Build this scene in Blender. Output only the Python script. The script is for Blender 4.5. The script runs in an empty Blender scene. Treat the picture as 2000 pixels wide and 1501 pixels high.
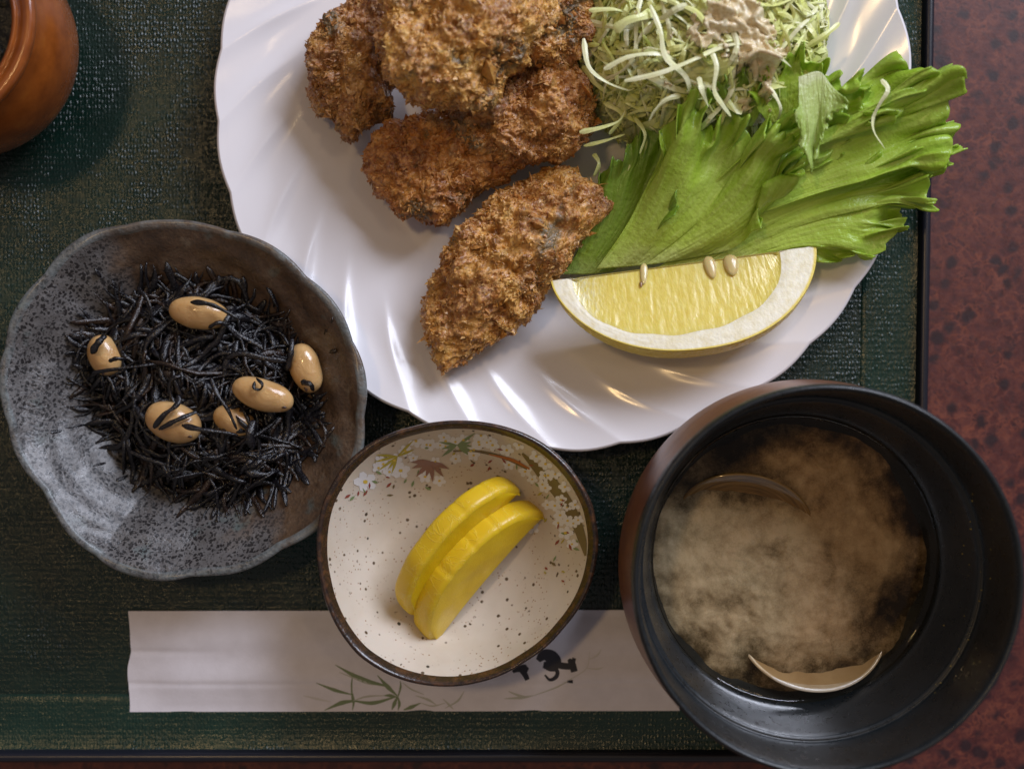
import bpy, bmesh, math, random
import numpy as np
from mathutils import Vector, Matrix
from mathutils.bvhtree import BVHTree

random.seed(7)
R = np.random.default_rng(11)
sc = bpy.context.scene
C = sc.collection
S = 0.01            # all geometry below is written in centimetres, the scene is in metres
CAMH = 45.0         # camera height over the tray floor, cm
K = 0.0184          # centimetres on the tray floor per photograph pixel

# ------------------------------------------------------------------ camera
cam = bpy.data.cameras.new('camera')
cam.sensor_width = 36
cam.lens = 44.0
cam.clip_start = 0.02
cam.clip_end = 20
cam.dof.use_dof = True
cam.dof.focus_distance = (CAMH - 2.6) * S
cam.dof.aperture_fstop = 5.0
co = bpy.data.objects.new('camera', cam)
co.location = (0, 0, CAMH * S)
C.objects.link(co)
sc.camera = co

# ------------------------------------------------------------------ world, lamps, exposure
w = bpy.data.worlds.new('World')
sc.world = w
w.use_nodes = True
bg = w.node_tree.nodes['Background']
bg.inputs[0].default_value = (1.0, 0.88, 0.88, 1)
bg.inputs[1].default_value = 0.165

def area(name, az, el, dist, size, power, col, target=(0, 0, 0)):
    l = bpy.data.lights.new(name, 'AREA')
    l.shape = 'RECTANGLE'; l.size, l.size_y = size
    l.energy = power; l.color = col
    o = bpy.data.objects.new(name, l)
    a, e = math.radians(az), math.radians(el)
    d = Vector((math.cos(a) * math.cos(e), math.sin(a) * math.cos(e), math.sin(e)))
    o.location = Vector(target) + d * dist
    o.rotation_euler = (-d).to_track_quat('-Z', 'Y').to_euler()
    C.objects.link(o)
    return o
area('window_light', 52, 34, 1.5, (0.80, 0.70), 25, (0.80, 0.85, 1.0))
area('ceiling_lamp', 146, 70, 1.7, (0.17, 0.09), 3.3, (1.0, 0.66, 0.30))
area('ceiling_lamp', 25, 66, 1.8, (0.24, 0.11), 0.8, (1.0, 0.70, 0.38))

sc.view_settings.view_transform = 'Standard'
sc.view_settings.look = 'None'
sc.view_settings.gamma = 1
sc.view_settings.exposure = 0.0

# ------------------------------------------------------------------ helpers
def P(px, py, z=0.0):
    f = K * (CAMH - z) / CAMH
    return np.array([(px - 1000.0) * f, (750.5 - py) * f, z])

def tag(o, label=None, cat=None, group=None, kind=None):
    if label: o['label'] = label
    if cat: o['category'] = cat
    if group: o['group'] = group
    if kind: o['kind'] = kind
    return o

def root(name, loc, label, cat, group=None):
    o = bpy.data.objects.new(name, None)
    o.empty_display_size = 0.01
    o.location = Vector(loc) * S
    C.objects.link(o)
    return tag(o, label, cat, group)

def mesh(name, V, F, mat, parent=None, smooth=True, st=None, loc=None):
    """V in world centimetres."""
    V = np.asarray(V, float) * S
    org = np.zeros(3)
    if parent is not None: org = np.array(parent.location)
    elif loc is not None: org = np.array(loc, float) * S
    me = bpy.data.meshes.new(name)
    me.from_pydata((V - org).tolist(), [], F if isinstance(F, list) else F.tolist())
    me.materials.append(mat)
    if smooth: me.polygons.foreach_set('use_smooth', [True] * len(me.polygons))
    if st is not None:
        a = me.attributes.new('st', 'FLOAT_VECTOR', 'POINT')
        a.data.foreach_set('vector', np.asarray(st, float).ravel())
    me.update()
    o = bpy.data.objects.new(name, me)
    C.objects.link(o)
    if parent is not None: o.parent = parent
    elif loc is not None: o.location = Vector(org)
    return o

def gridfaces(nu, nv, cu=False, cv=False, flip=False):
    iu = np.arange(nu if cu else nu - 1); iv = np.arange(nv if cv else nv - 1)
    A, B = np.meshgrid(iu, iv, indexing='ij')
    A2, B2 = (A + 1) % nu, (B + 1) % nv
    f = np.stack([A * nv + B, A2 * nv + B, A2 * nv + B2, A * nv + B2], -1).reshape(-1, 4)
    return f[:, ::-1] if flip else f

def sheet(name, G, mat, parent=None, cu=False, cv=False, flip=False, st=None, loc=None):
    nu, nv = G.shape[:2]
    return mesh(name, G.reshape(-1, 3), gridfaces(nu, nv, cu, cv, flip), mat, parent,
                st=None if st is None else st.reshape(-1, 3), loc=loc)

def solid(o, t, offset=-1):
    m = o.modifiers.new('thickness', 'SOLIDIFY'); m.thickness = t * S; m.offset = offset
    return o

# vectorised gradient noise and cell noise
_perm = np.random.default_rng(3).permutation(256).astype(np.int64)
_perm = np.concatenate([_perm] * 3)
_grad = np.random.default_rng(4).normal(size=(256, 3)); _grad /= np.linalg.norm(_grad, axis=1)[:, None]
def _h(i, j, k): return _perm[(_perm[(_perm[i & 255] + j) & 255] + k) & 255]
def noise(p, seed=0.0):
    p = np.asarray(p, float) + seed * 17.31 + 100
    i = np.floor(p).astype(np.int64); f = p - i
    u = f * f * f * (f * (f * 6 - 15) + 10)
    out = 0
    for a in (0, 1):
        for b in (0, 1):
            for c in (0, 1):
                g = _grad[_h(i[..., 0] + a, i[..., 1] + b, i[..., 2] + c)]
                d = (g * (f - np.array([a, b, c]))).sum(-1)
                out = out + d * (u[..., 0] if a else 1 - u[..., 0]) * (u[..., 1] if b else 1 - u[..., 1]) * (u[..., 2] if c else 1 - u[..., 2])
    return out * 1.6
def fbm(p, o=4, seed=0.0):
    s, a = 0, 1
    for k in range(o):
        s = s + a * noise(np.asarray(p) * 2 ** k, seed + k); a *= .5
    return s
def cells(p, seed=0):
    p = np.asarray(p, float) + seed * 7.7 + 100
    i = np.floor(p).astype(np.int64); best = np.full(p.shape[:-1], 9.); sec = best.copy()
    for a in (-1, 0, 1):
        for b in (-1, 0, 1):
            for c in (-1, 0, 1):
                h = _h(i[..., 0] + a, i[..., 1] + b, i[..., 2] + c)
                q = i + np.array([a, b, c]) + .5 + .28 * _grad[h] / .6
                d = np.linalg.norm(p - q, axis=-1)
                sec = np.minimum(sec, np.maximum(d, best)); best = np.minimum(best, d)
    return best, sec
def sstep(a, b, x):
    t = np.clip((np.asarray(x, float) - a) / (b - a), 0, 1); return t * t * (3 - 2 * t)

def spline(pts, n, closed=False):
    pts = np.asarray(pts, float); m = len(pts)
    if closed: q = np.concatenate([pts[-1:], pts, pts[:2]]); segs = m
    else: q = np.concatenate([2 * pts[:1] - pts[1:2], pts, 2 * pts[-1:] - pts[-2:-1]]); segs = m - 1
    t = np.linspace(0, segs, n, endpoint=not closed)
    i = np.minimum(t.astype(int), segs - 1); f = (t - i)[:, None]
    a, b, c, d = q[i], q[i + 1], q[i + 2], q[i + 3]
    return .5 * (2 * b + (c - a) * f + (2 * a - 5 * b + 4 * c - d) * f ** 2 + (3 * b - a - 3 * c + d) * f ** 3)

def tube(pts, rad, sides=6, flat=1.0, twist=0.0, up=(0, 0, 1)):
    """closed tapered tube: vertices and faces"""
    pts = np.asarray(pts, float); n = len(pts); rad = np.broadcast_to(rad, n)
    T = np.gradient(pts, axis=0); T /= np.linalg.norm(T, axis=1)[:, None] + 1e-9
    up = np.asarray(up, float)
    N = np.cross(T, up); ln = np.linalg.norm(N, axis=1)[:, None]
    N = np.where(ln > .05, N / (ln + 1e-9), np.array([1., 0, 0])); B = np.cross(N, T)
    th = np.linspace(0, 2 * math.pi, sides, endpoint=False)
    tw = np.linspace(0, twist, n)[:, None]
    c, s = np.cos(th)[None, :], np.sin(th)[None, :] * flat
    x = c * np.cos(tw) - s * np.sin(tw); y = c * np.sin(tw) + s * np.cos(tw)
    V = pts[:, None] + rad[:, None, None] * (x[..., None] * N[:, None] + y[..., None] * B[:, None])
    F = gridfaces(n, sides, False, True).tolist()
    F.append(list(range(sides))); F.append([(n - 1) * sides + k for k in range(sides)][::-1])
    return V.reshape(-1, 3), F

class Bag:
    def __init__(s): s.V = []; s.F = []; s.n = 0
    def add(s, V, F):
        s.V.append(np.asarray(V)); s.F += [[i + s.n for i in f] for f in F]; s.n += len(V)
    def build(s, name, mat, parent=None, **k): return mesh(name, np.concatenate(s.V), s.F, mat, parent, **k)
    def bvh(s): return BVHTree.FromPolygons(np.concatenate(s.V).tolist(), s.F)

def obj_bvh(objs):
    V = []; F = []; n = 0
    for o in objs:
        off = np.array(o.parent.location if o.parent else o.location)
        v = np.empty(len(o.data.vertices) * 3); o.data.vertices.foreach_get('co', v)
        V.append((v.reshape(-1, 3) + off) / S)
        F += [[i + n for i in p.vertices] for p in o.data.polygons]; n += len(o.data.vertices)
    return BVHTree.FromPolygons(np.concatenate(V).tolist(), F)

# ------------------------------------------------------------------ materials
class M:
    def __init__(s, name):
        s.m = bpy.data.materials.new(name); s.m.use_nodes = True
        s.t = s.m.node_tree; s.b = s.t.nodes['Principled BSDF']; s.out = s.t.nodes['Material Output']
        tc = s.n('ShaderNodeTexCoord'); s.co = s.vm(tc.outputs['Object'], (100, 100, 100))
    def n(s, ty, **k):
        q = s.t.nodes.new(ty)
        for a, v in k.items(): setattr(q, a, v)
        return q
    def put(s, sock, v):
        if isinstance(v, bpy.types.NodeSocket): s.t.links.new(v, sock)
        elif v is not None:
            if isinstance(v, (tuple, list)) and len(v) == 3 and sock.type == 'RGBA': v = (*v, 1)
            sock.default_value = v
    def vm(s, v, sc_, op='MULTIPLY'):
        q = s.n('ShaderNodeVectorMath', operation=op); s.put(q.inputs[0], v); s.put(q.inputs[1], sc_); return q.outputs[0]
    def mt(s, op, a, b=0.0, c=None, clamp=False):
        q = s.n('ShaderNodeMath', operation=op, use_clamp=clamp); s.put(q.inputs[0], a); s.put(q.inputs[1], b)
        if c is not None: s.put(q.inputs[2], c)
        return q.outputs[0]
    def ns(s, scale, detail=4, rough=.55, co=None, dist=0.0):
        q = s.n('ShaderNodeTexNoise'); s.put(q.inputs['Vector'], co or s.co)
        q.inputs['Scale'].default_value = scale; q.inputs['Detail'].default_value = detail
        q.inputs['Roughness'].default_value = rough; q.inputs['Distortion'].default_value = dist
        return q.outputs['Fac']
    def vo(s, scale, co=None, feature='F1', rnd=1.0):
        q = s.n('ShaderNodeTexVoronoi', feature=feature); s.put(q.inputs['Vector'], co or s.co)
        q.inputs['Scale'].default_value = scale; q.inputs['Randomness'].default_value = rnd
        return q
    def ramp(s, f, stops, interp='LINEAR'):
        q = s.n('ShaderNodeValToRGB'); s.put(q.inputs[0], f); e = q.color_ramp; e.interpolation = interp
        while len(e.elements) < len(stops): e.elements.new(.5)
        for el, (p, c) in zip(e.elements, stops):
            el.position = p; el.color = (*c, 1) if isinstance(c, (tuple, list)) else (c, c, c, 1)
        return q.outputs[0]
    def mix(s, f, a, b, bt='MIX'):
        q = s.n('ShaderNodeMix', data_type='RGBA', blend_type=bt)
        s.put(q.inputs[0], f); s.put(q.inputs[6], a); s.put(q.inputs[7], b); return q.outputs[2]
    def sep(s, v):
        q = s.n('ShaderNodeSeparateXYZ'); s.put(q.inputs[0], v); return q.outputs
    def comb(s, x, y, z):
        q = s.n('ShaderNodeCombineXYZ'); s.put(q.inputs[0], x); s.put(q.inputs[1], y); s.put(q.inputs[2], z); return q.outputs[0]
    def attr(s, name='st'):
        return s.n('ShaderNodeAttribute', attribute_name=name).outputs['Vector']
    def bump(s, h, dist=.05, strength=1.0, normal=None):
        q = s.n('ShaderNodeBump'); q.inputs['Strength'].default_value = strength
        q.inputs['Distance'].default_value = dist * S; s.put(q.inputs['Height'], h)
        if normal: s.put(q.inputs['Normal'], normal)
        return q.outputs[0]
    def set(s, **k):
        names = dict(color='Base Color', rough='Roughness', metal='Metallic', normal='Normal', coat='Coat Weight',
                     coatr='Coat Roughness', sss='Subsurface Weight', sssr='Subsurface Radius', ssss='Subsurface Scale',
                     spec='Specular IOR Level', trans='Transmission Weight', ior='IOR', alpha='Alpha', sheen='Sheen Weight')
        for a, v in k.items(): s.put(s.b.inputs[names[a]], v)
        return s
    def translucent(s, col, fac):
        t = s.n('ShaderNodeBsdfTranslucent'); s.put(t.inputs['Color'], col)
        if s.b.inputs['Normal'].links: s.put(t.inputs['Normal'], s.b.inputs['Normal'].links[0].from_socket)
        x = s.n('ShaderNodeMixShader'); s.put(x.inputs[0], fac)
        s.t.links.new(s.b.outputs[0], x.inputs[1]); s.t.links.new(t.outputs[0], x.inputs[2])
        s.t.links.new(x.outputs[0], s.out.inputs[0]); return s

def simple(name, col, rough=.5, **k): return M(name).set(color=col, rough=rough, **k).m

# table: mottled red-brown lacquer
m = M('table_lacquer')
warp = m.n('ShaderNodeTexNoise'); m.put(warp.inputs['Vector'], m.co); warp.inputs['Scale'].default_value = 1.7; warp.inputs['Detail'].default_value = 3
wco = m.vm(m.co, m.vm(warp.outputs['Color'], (1.6, 1.6, 1.6)), 'ADD')
base = m.ramp(m.ns(2.0, 6, .65, dist=.6), [(.30, (.040, .012, .013)), (.5, (.082, .021, .019)), (.72, (.14, .040, .026))])
web = m.vo(1.9, wco, 'DISTANCE_TO_EDGE').outputs['Distance']
base = m.mix(m.mt('MULTIPLY', m.ramp(web, [(0, 1.0), (.14, 0.0)]), m.ramp(m.ns(1.1, 3), [(.4, .05), (.65, .5)])), base, (.26, .075, .038))
blot = m.vo(1.3, m.vm(m.co, m.vm(warp.outputs['Color'], (.45, .45, .45)), 'ADD')).outputs['Distance']
bm_ = m.mt('MULTIPLY', m.ramp(blot, [(.22, 1.0), (.40, 0.0)]), m.ramp(m.ns(.8, 2), [(.34, 0.0), (.48, 1.0)]))
base = m.mix(m.mt('MULTIPLY', bm_, .9), base, (.020, .010, .014))
b2 = m.vo(2.8, wco).outputs['Distance']
base = m.mix(m.mt('MULTIPLY', m.ramp(b2, [(.14, .8), (.32, 0.0)]), m.ramp(m.ns(1.3, 2), [(.40, 0.0), (.52, 1.0)])), base, (.03, .010, .013))
m.set(color=base, rough=m.ramp(m.ns(6, 3), [(.3, .34), (.7, .5)]), normal=m.bump(m.ns(14, 5), .01, .5), spec=.4)
TABLE = m.m

# tray floor: green-black lacquer laid over coarse cloth
def lacquer(name, floor=True):
    m = M(name)
    x, y, z = m.sep(m.co)
    wob = m.ns(1.1, 3); wob2 = m.ns(5, 2)
    vx = m.mt('ADD', m.mt('MULTIPLY', x, 8.6), m.mt('MULTIPLY', wob, 1.0))
    vy = m.mt('ADD', m.mt('MULTIPLY', y, 5.0), m.mt('MULTIPLY', wob2, .8))
    cell = m.vo(1.0, m.comb(vx, vy, 0.0), rnd=.42).outputs['Distance']
    bead = m.ramp(cell, [(0.0, 1.0), (.22, .75), (.50, 0.0)])
    fine = m.vo(1.0, m.comb(m.mt('MULTIPLY', x, 20), m.mt('MULTIPLY', y, 16), 0.0)).outputs['Distance']
    thr = m.ns(1.0, 3, .6, co=m.comb(m.mt('MULTIPLY', x, .8), m.mt('MULTIPLY', y, 14), 0.0))
    h = m.mt('ADD', m.mt('MULTIPLY', bead, m.ramp(m.ns(.55, 3), [(.35, .35), (.62, 1.0)])),
             m.mt('ADD', m.mt('MULTIPLY', fine, -.30), m.mt('MULTIPLY', thr, .5)))
    nrm = m.bump(h, .030 if floor else .018, 1.0)
    col = m.ramp(m.ns(.35, 3), [(.3, (.0035, .014, .010) if floor else (.0045, .020, .014)), (.7, (.006, .024, .017) if floor else (.008, .034, .024))])  # border lighter than floor: window reflection put into its colour
    m.set(color=col, rough=m.ramp(m.ns(2.5, 4), [(.3, .19), (.7, .32)]), spec=.5, normal=nrm)
    return m.m
TRAYF, TRAYB = lacquer('tray_cloth_lacquer'), lacquer('tray_border_lacquer', False)
TRAYR = M('tray_edge_lacquer').set(color=(.010, .011, .018), rough=.30).m

# white porcelain
m = M('white_porcelain')
m.set(color=(.765, .742, .765), rough=.25, spec=.5, coat=.4, coatr=.11, normal=m.bump(m.ns(.8, 2), .01, .4))
PORC = m.m

# fried crust
def crust(name, seed, crumb=False, tone=(1, 1, 1)):
    m = M(name)
    co = m.vm(m.co, (seed * 3.1, seed * 1.7, seed), 'ADD')
    t = lambda c: tuple(a * b for a, b in zip(c, tone))
    a = m.ns(1.1, 5, .6, co=co, dist=.3)
    col = m.ramp(a, [(.30, t((.12, .030, .004))), (.43, t((.38, .125, .016))), (.54, t((.62, .28, .045))), (.68, t((.78, .46, .11)))])
    fine = m.ns(9, 4, .7, co=co)
    col = m.mix(m.ramp(fine, [(.42, 0.0), (.68, .75)]), col, t((.74, .46, .17)))
    col = m.mix(m.ramp(m.ns(6, 3, .6, co=m.vm(co, (5, 9, 2), 'ADD')), [(.48, 0.0), (.66, .6)]), col, t((.12, .035, .010)))
    if crumb:
        g = m.n('ShaderNodeNewGeometry').outputs['Random Per Island']
        col = m.mix(.48, col, m.ramp(g, [(0, t((.20, .055, .008))), (.35, t((.48, .18, .028))), (.7, t((.68, .34, .07))), (1, t((.82, .54, .20)))]))
    else:
        dark = m.ramp(m.ns(.55, 3, .6, co=m.vm(co, (11, 3, 7), 'ADD'), dist=.4), [(.56, 0.0), (.66, .85)])
        col = m.mix(dark, col, m.mix(m.ns(4, 3, .6, co=co), (.028, .030, .020), (.17, .13, .055)))
    h = m.mt('ADD', m.mt('MULTIPLY', m.vo(9, co).outputs['Distance'], -.6), m.mt('MULTIPLY', m.ns(22, 5, .7, co=co), .7))
    m.set(color=col, rough=m.ramp(fine, [(.3, .24), (.7, .5)]), spec=.6, coat=.25, coatr=.15, normal=m.bump(h, .05, .8),
          sss=.12, sssr=(1.0, .45, .15), ssss=.002)
    return m.m

# greens
def leafmat(name, dark, mid, pale, seed):
    m = M(name)
    st = m.attr(); u, v, q = m.sep(st)
    vein = m.ns(1.0, 4, .6, co=m.comb(m.mt('MULTIPLY', u, 26), m.mt('MULTIPLY', v, 2.0), seed))
    vein2 = m.ns(1.0, 3, .6, co=m.comb(m.mt('MULTIPLY', u, 90), m.mt('MULTIPLY', v, 5), seed + 3))
    along = m.mt('ADD', v, m.mt('MULTIPLY', m.mt('SUBTRACT', m.ns(.9, 4), .5), .7))
    col = m.ramp(along, [(.0, pale), (.22, mid), (.98, dark)])
    col = m.mix(m.ramp(vein, [(.42, 0.0), (.66, .30)]), col, pale)
    col = m.mix(m.ramp(vein2, [(.50, 0.0), (.66, .28)]), col, pale)
    blister = m.ns(5.5, 3, .5)
    h = m.mt('ADD', m.mt('MULTIPLY', vein, .45), m.mt('ADD', m.mt('MULTIPLY', vein2, .2), m.mt('MULTIPLY', blister, .8)))
    m.set(color=col, rough=.30, spec=.5, coat=.15, coatr=.15, normal=m.bump(h, .07, .8))
    m.translucent(m.mix(.5, col, (.62, .78, .07)), .32)
    return m.m
LEAF = leafmat('lettuce_green', (.36, .57, .035), (.61, .80, .11), (.78, .90, .28), 0.0)
LEAFD = leafmat('lettuce_deep_green', (.20, .36, .025), (.36, .54, .06), (.52, .68, .18), 4.0)
LEAFP = leafmat('lettuce_pale', (.40, .58, .09), (.60, .72, .24), (.76, .80, .46), 9.0)
def cab(name, a, b):
    m = M(name)
    col = m.ramp(m.ns(1.6, 3), [(.35, a), (.65, b)])
    m.set(color=col, rough=.28, spec=.5, normal=m.bump(m.ns(9, 3), .02, .6))
    m.translucent(col, .22)
    return m.m
CAB = [cab('cabbage_white', (.86, .87, .50), (.94, .94, .66)), cab('cabbage_cream', (.80, .86, .32), (.90, .92, .48)),
       cab('cabbage_yellow_green', (.74, .78, .22), (.86, .87, .42)), cab('cabbage_green', (.52, .62, .12), (.70, .75, .26))]
m = M('sesame_dressing')
m.set(color=m.ramp(m.ns(5, 5, .6), [(.32, (.58, .43, .22)), (.5, (.74, .61, .38)), (.68, (.82, .74, .54))]), rough=.20, spec=.55,
      sss=.15, sssr=(1, .6, .3), ssss=.003, normal=m.bump(m.ns(8, 4), .03, .6))
SAUCE = m.m

# lemon
m = M('lemon_peel')
m.set(color=m.ramp(m.ns(1.5, 3), [(.3, (.80, .58, .03)), (.7, (.90, .70, .09))]), rough=.33,
      normal=m.bump(m.vo(7).outputs['Distance'], .035, .8), sss=.15, sssr=(1, .8, .2), ssss=.003)
PEEL = m.m
m = M('lemon_pith')
st = m.attr(); u, v, q = m.sep(st)
m.set(color=m.mix(m.ramp(v, [(.88, 0.0), (.95, 1.0)]), m.ramp(m.ns(3, 4), [(.3, (.78, .70, .46)), (.6, (.86, .81, .64))]), (.80, .62, .08)),
      rough=.45, sss=.3, sssr=(1, .9, .6), ssss=.003, normal=m.bump(m.ns(7, 4), .03, .7))
PITH = m.m
m = M('lemon_pulp')
st = m.attr(); u, v, q = m.sep(st)
ves = m.vo(1.0, m.comb(m.mt('MULTIPLY', u, 34), m.mt('MULTIPLY', v, 3.2), 0.0), rnd=1.0).outputs['Distance']
ves2 = m.ns(1.0, 4, .6, co=m.comb(m.mt('MULTIPLY', u, 60), m.mt('MULTIPLY', v, 6), 2.0))
col = m.ramp(ves2, [(.3, (.74, .58, .10)), (.55, (.80, .66, .16)), (.78, (.85, .75, .30))])
col = m.mix(m.ramp(u, [(.12, .75), (.25, 0.0)]), col, m.mix(m.ramp(ves2, [(.4, 0.0), (.6, 1.0)]), (.74, .62, .15), (.84, .78, .50)))
m.set(color=col, rough=.22, spec=.5, coat=.35, coatr=.12, sss=.45, sssr=(1, .75, .1), ssss=.006,
      normal=m.bump(m.mt('ADD', m.mt('MULTIPLY', ves, -.8), ves2), .022, .7))
PULP = m.m
SEED = simple('lemon_seed', (.66, .52, .22), .25, coat=.4, sss=.3, ssss=.003)
SEEDD = simple('lemon_seed_brown', (.28, .15, .06), .3)

# stoneware of the seaweed dish
def stone(name, rimtint=False):
    m = M(name)
    x, y, z = m.sep(m.co)
    f = m.mt('ADD', m.mt('MULTIPLY', x, .125), m.mt('ADD', m.mt('MULTIPLY', y, .075), m.mt('MULTIPLY', m.mt('SUBTRACT', m.ns(.45, 4), .5), 1.1)))
    side = m.ramp(m.mt('ADD', f, .50), [(.40, 0.0), (.62, 1.0)])
    grey = m.ramp(m.ns(.9, 5), [(.3, (.088, .083, .082)), (.55, (.118, .113, .112)), (.75, (.155, .15, .148))])
    brown = m.ramp(m.ns(1.2, 5, .6, dist=.5), [(.3, (.050, .030, .018)), (.55, (.105, .062, .034)), (.75, (.17, .13, .09))])
    col = m.mix(side, grey, brown)
    col = m.mix(m.ramp(m.ns(.8, 4, co=m.vm(m.co, (9, 2, 4), 'ADD')), [(.60, 0.0), (.72, .55)]), col, (.09, .15, .15))
    s1 = m.vo(6.5, m.vm(m.co, m.vm(m.n('ShaderNodeTexNoise').outputs['Color'], (.1, .1, .1)), 'ADD')).outputs['Distance']
    wco = m.comb(m.mt('ADD', x, m.mt('MULTIPLY', m.ns(5, 2), .22)), m.mt('ADD', y, m.mt('MULTIPLY', m.ns(4.2, 2), .25)), z)
    s1 = m.vo(7.0, wco).outputs['Distance']
    spots = m.mt('MULTIPLY', m.ramp(s1, [(.38, 1.0), (.44, 0.0)]), m.ramp(m.ns(1.6, 3), [(.30, .1), (.42, 1.0)]))
    s2 = m.vo(12, wco).outputs['Distance']
    spots = m.mt('MAXIMUM', spots, m.mt('MULTIPLY', m.ramp(s2, [(.28, .9), (.36, 0.0)]), m.ramp(m.ns(2.5, 2), [(.36, 0.0), (.5, 1.0)])))
    spots = m.mt('MULTIPLY', spots, m.mt('SUBTRACT', 1.0, m.mt('MULTIPLY', side, .72)))
    col = m.mix(m.mt('MULTIPLY', spots, .95), col, (.010, .009, .010))
    if rimtint: col = m.mix(m.ramp(m.ns(1.6, 4), [(.40, .15), (.62, .75)]), col, (.15, .175, .18))
    h = m.mt('ADD', m.ns(3, 5, .6), m.mt('ADD', m.mt('MULTIPLY', m.ns(.9, 3), 1.6), m.mt('MULTIPLY', m.ns(11, 3), .40)))
    m.set(color=col, rough=m.ramp(m.ns(3, 4), [(.35, .26), (.65, .55)]), spec=.5, coat=.22, coatr=.18, normal=m.bump(h, .06, .9))
    return m.m
STONE, STONER = stone('speckled_stoneware'), stone('speckled_stoneware_rim', True)

# hijiki
def hijmat(name, c1, c2):
    m = M(name)
    m.set(color=m.ramp(m.ns(3.5, 3), [(.35, c1), (.7, c2)]), rough=m.ramp(m.ns(5, 2), [(.3, .14), (.7, .30)]), spec=.7,
          normal=m.bump(m.ns(11, 4, .6), .045, .9))
    return m.m
HIJ = [hijmat('seaweed_black', (.004, .004, .006), (.010, .009, .012)), hijmat('seaweed_brown_black', (.010, .006, .004), (.030, .015, .009))]
m = M('soybean_skin')
m.set(color=m.ramp(m.ns(1.2, 3), [(.3, (.50, .28, .10)), (.7, (.64, .41, .18))]), rough=.20, coat=.5, coatr=.08,
      sss=.25, sssr=(1, .6, .3), ssss=.003, normal=m.bump(m.ns(2.5, 5, .6, dist=1.5), .05, .6))
BEAN = m.m
BEANS_ = simple('soybean_scar', (.05, .022, .012), .4)

# pickle bowl
m = M('cream_glaze')
col = m.ramp(m.ns(.5, 4), [(.3, (.58, .50, .40)), (.6, (.66, .59, .50))])
v1 = m.vo(3.0, m.vm(m.co, (3, 1, 7), 'ADD')); v2 = m.vo(6.5); v3 = m.vo(1.3, m.vm(m.co, (1, 5, 2), 'ADD'))
sp = m.mt('MULTIPLY', m.ramp(v2.outputs['Distance'], [(.13, .75), (.24, 0.0)]), m.ramp(m.ns(1.3, 3), [(.46, 0.0), (.56, 1.0)]))
col = m.mix(sp, col, (.26, .12, .045))
sp = m.mt('MULTIPLY', m.ramp(v1.outputs['Distance'], [(.15, .95), (.22, 0.0)]), m.ramp(m.ns(2.1, 2), [(.46, 0.0), (.52, 1.0)]))
col = m.mix(sp, col, (.08, .05, .03))
col = m.mix(m.ramp(v3.outputs['Distance'], [(.07, .95), (.10, 0.0)]), col, (.03, .025, .022))
m.set(color=col, rough=.16, coat=.5, coatr=.04, spec=.5, normal=m.bump(m.ns(1.3, 3), .015, .5), sss=.05, ssss=.002)
CREAM = m.m
m = M('brown_rim_glaze')
m.set(color=m.ramp(m.ns(3.5, 5, .65), [(.32, (.016, .011, .010)), (.5, (.036, .020, .014)), (.7, (.12, .052, .022))]), rough=.26,
      coat=.3, coatr=.1, normal=m.bump(m.ns(7, 4), .03, .6))
BRIM = m.m
BEX = simple('dark_bowl_exterior', (.03, .02, .017), .3)
m = M('yellow_pickle')
m.set(color=m.ramp(m.ns(1.1, 4, .6), [(.3, (.66, .43, .004)), (.6, (.75, .51, .010)), (.8, (.80, .58, .03))]), rough=.30, spec=.5,
      sss=.35, sssr=(1, .6, .05), ssss=.006, normal=m.bump(m.mt('ADD', m.ns(14, 4, .6), m.ns(3, 2)), .02, .6))
PICK = m.m
m = M('yellow_pickle_skin')
st = m.attr(); u, v, q = m.sep(st)
wr = m.ns(1.0, 4, .6, co=m.comb(m.mt('MULTIPLY', u, 13), m.mt('MULTIPLY', v, 1.0), q), dist=1.0)
ridg = m.mt('ABSOLUTE', m.mt('SUBTRACT', wr, .5))
m.set(color=m.mix(m.ramp(ridg, [(0, .5), (.02, 0.0)]), (.70, .47, .014), (.76, .58, .08)), rough=.36, spec=.5,
      sss=.3, sssr=(1, .6, .05), ssss=.005, normal=m.bump(m.ramp(ridg, [(0, 0.0), (.03, 1.0)]), .012, .6))
PICKS = m.m

# soup bowl
m = M('black_lacquer')
m.set(color=m.ramp(m.ns(1, 2), [(.3, (.008, .011, .013)), (.7, (.014, .017, .019))]), rough=m.ramp(m.ns(4, 4), [(.3, .24), (.7, .38)]),
      normal=m.bump(m.ns(24, 3), .006, .8))
BLACK = m.m
m = M('red_brown_lacquer')
x, y, z = m.sep(m.co)
g = m.ns(1.0, 5, .65, co=m.comb(m.mt('MULTIPLY', x, 1.2), m.mt('MULTIPLY', y, 1.2), m.mt('MULTIPLY', z, 9)), dist=.6)
m.set(color=m.mix(m.ramp(m.ns(1, 4, .7, co=m.comb(m.mt('MULTIPLY', x, 2), m.mt('MULTIPLY', y, 2), m.mt('MULTIPLY', z, 14))), [(.60, 0.0), (.66, .8)]),
      m.ramp(g, [(.3, (.10, .030, .014)), (.7, (.25, .095, .04))]), (.50, .25, .06)), rough=.28)
RBL = m.m
m = M('miso_cloud')
st = m.attr(); u, v, q = m.sep(st)
d = m.mt('ADD', u, m.mt('MULTIPLY', m.mt('SUBTRACT', m.ns(1.1, 7, .62, dist=.5), .5), .85), clamp=True)
pf = m.vo(1.15, m.vm(m.co, m.vm(m.n('ShaderNodeTexNoise').outputs['Color'], (0, 0, 0)), 'ADD')); pf.inputs['Detail'].default_value = 5; pf.inputs['Roughness'].default_value = .62
d = m.mt('ADD', d, m.mt('MULTIPLY', m.mt('SUBTRACT', .50, pf.outputs['Distance']), .30))
g = m.mt('MULTIPLY', m.mt('SUBTRACT', m.ns(18, 4, .7), .5), .45)
d = m.mt('ADD', d, g, clamp=True)
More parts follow.
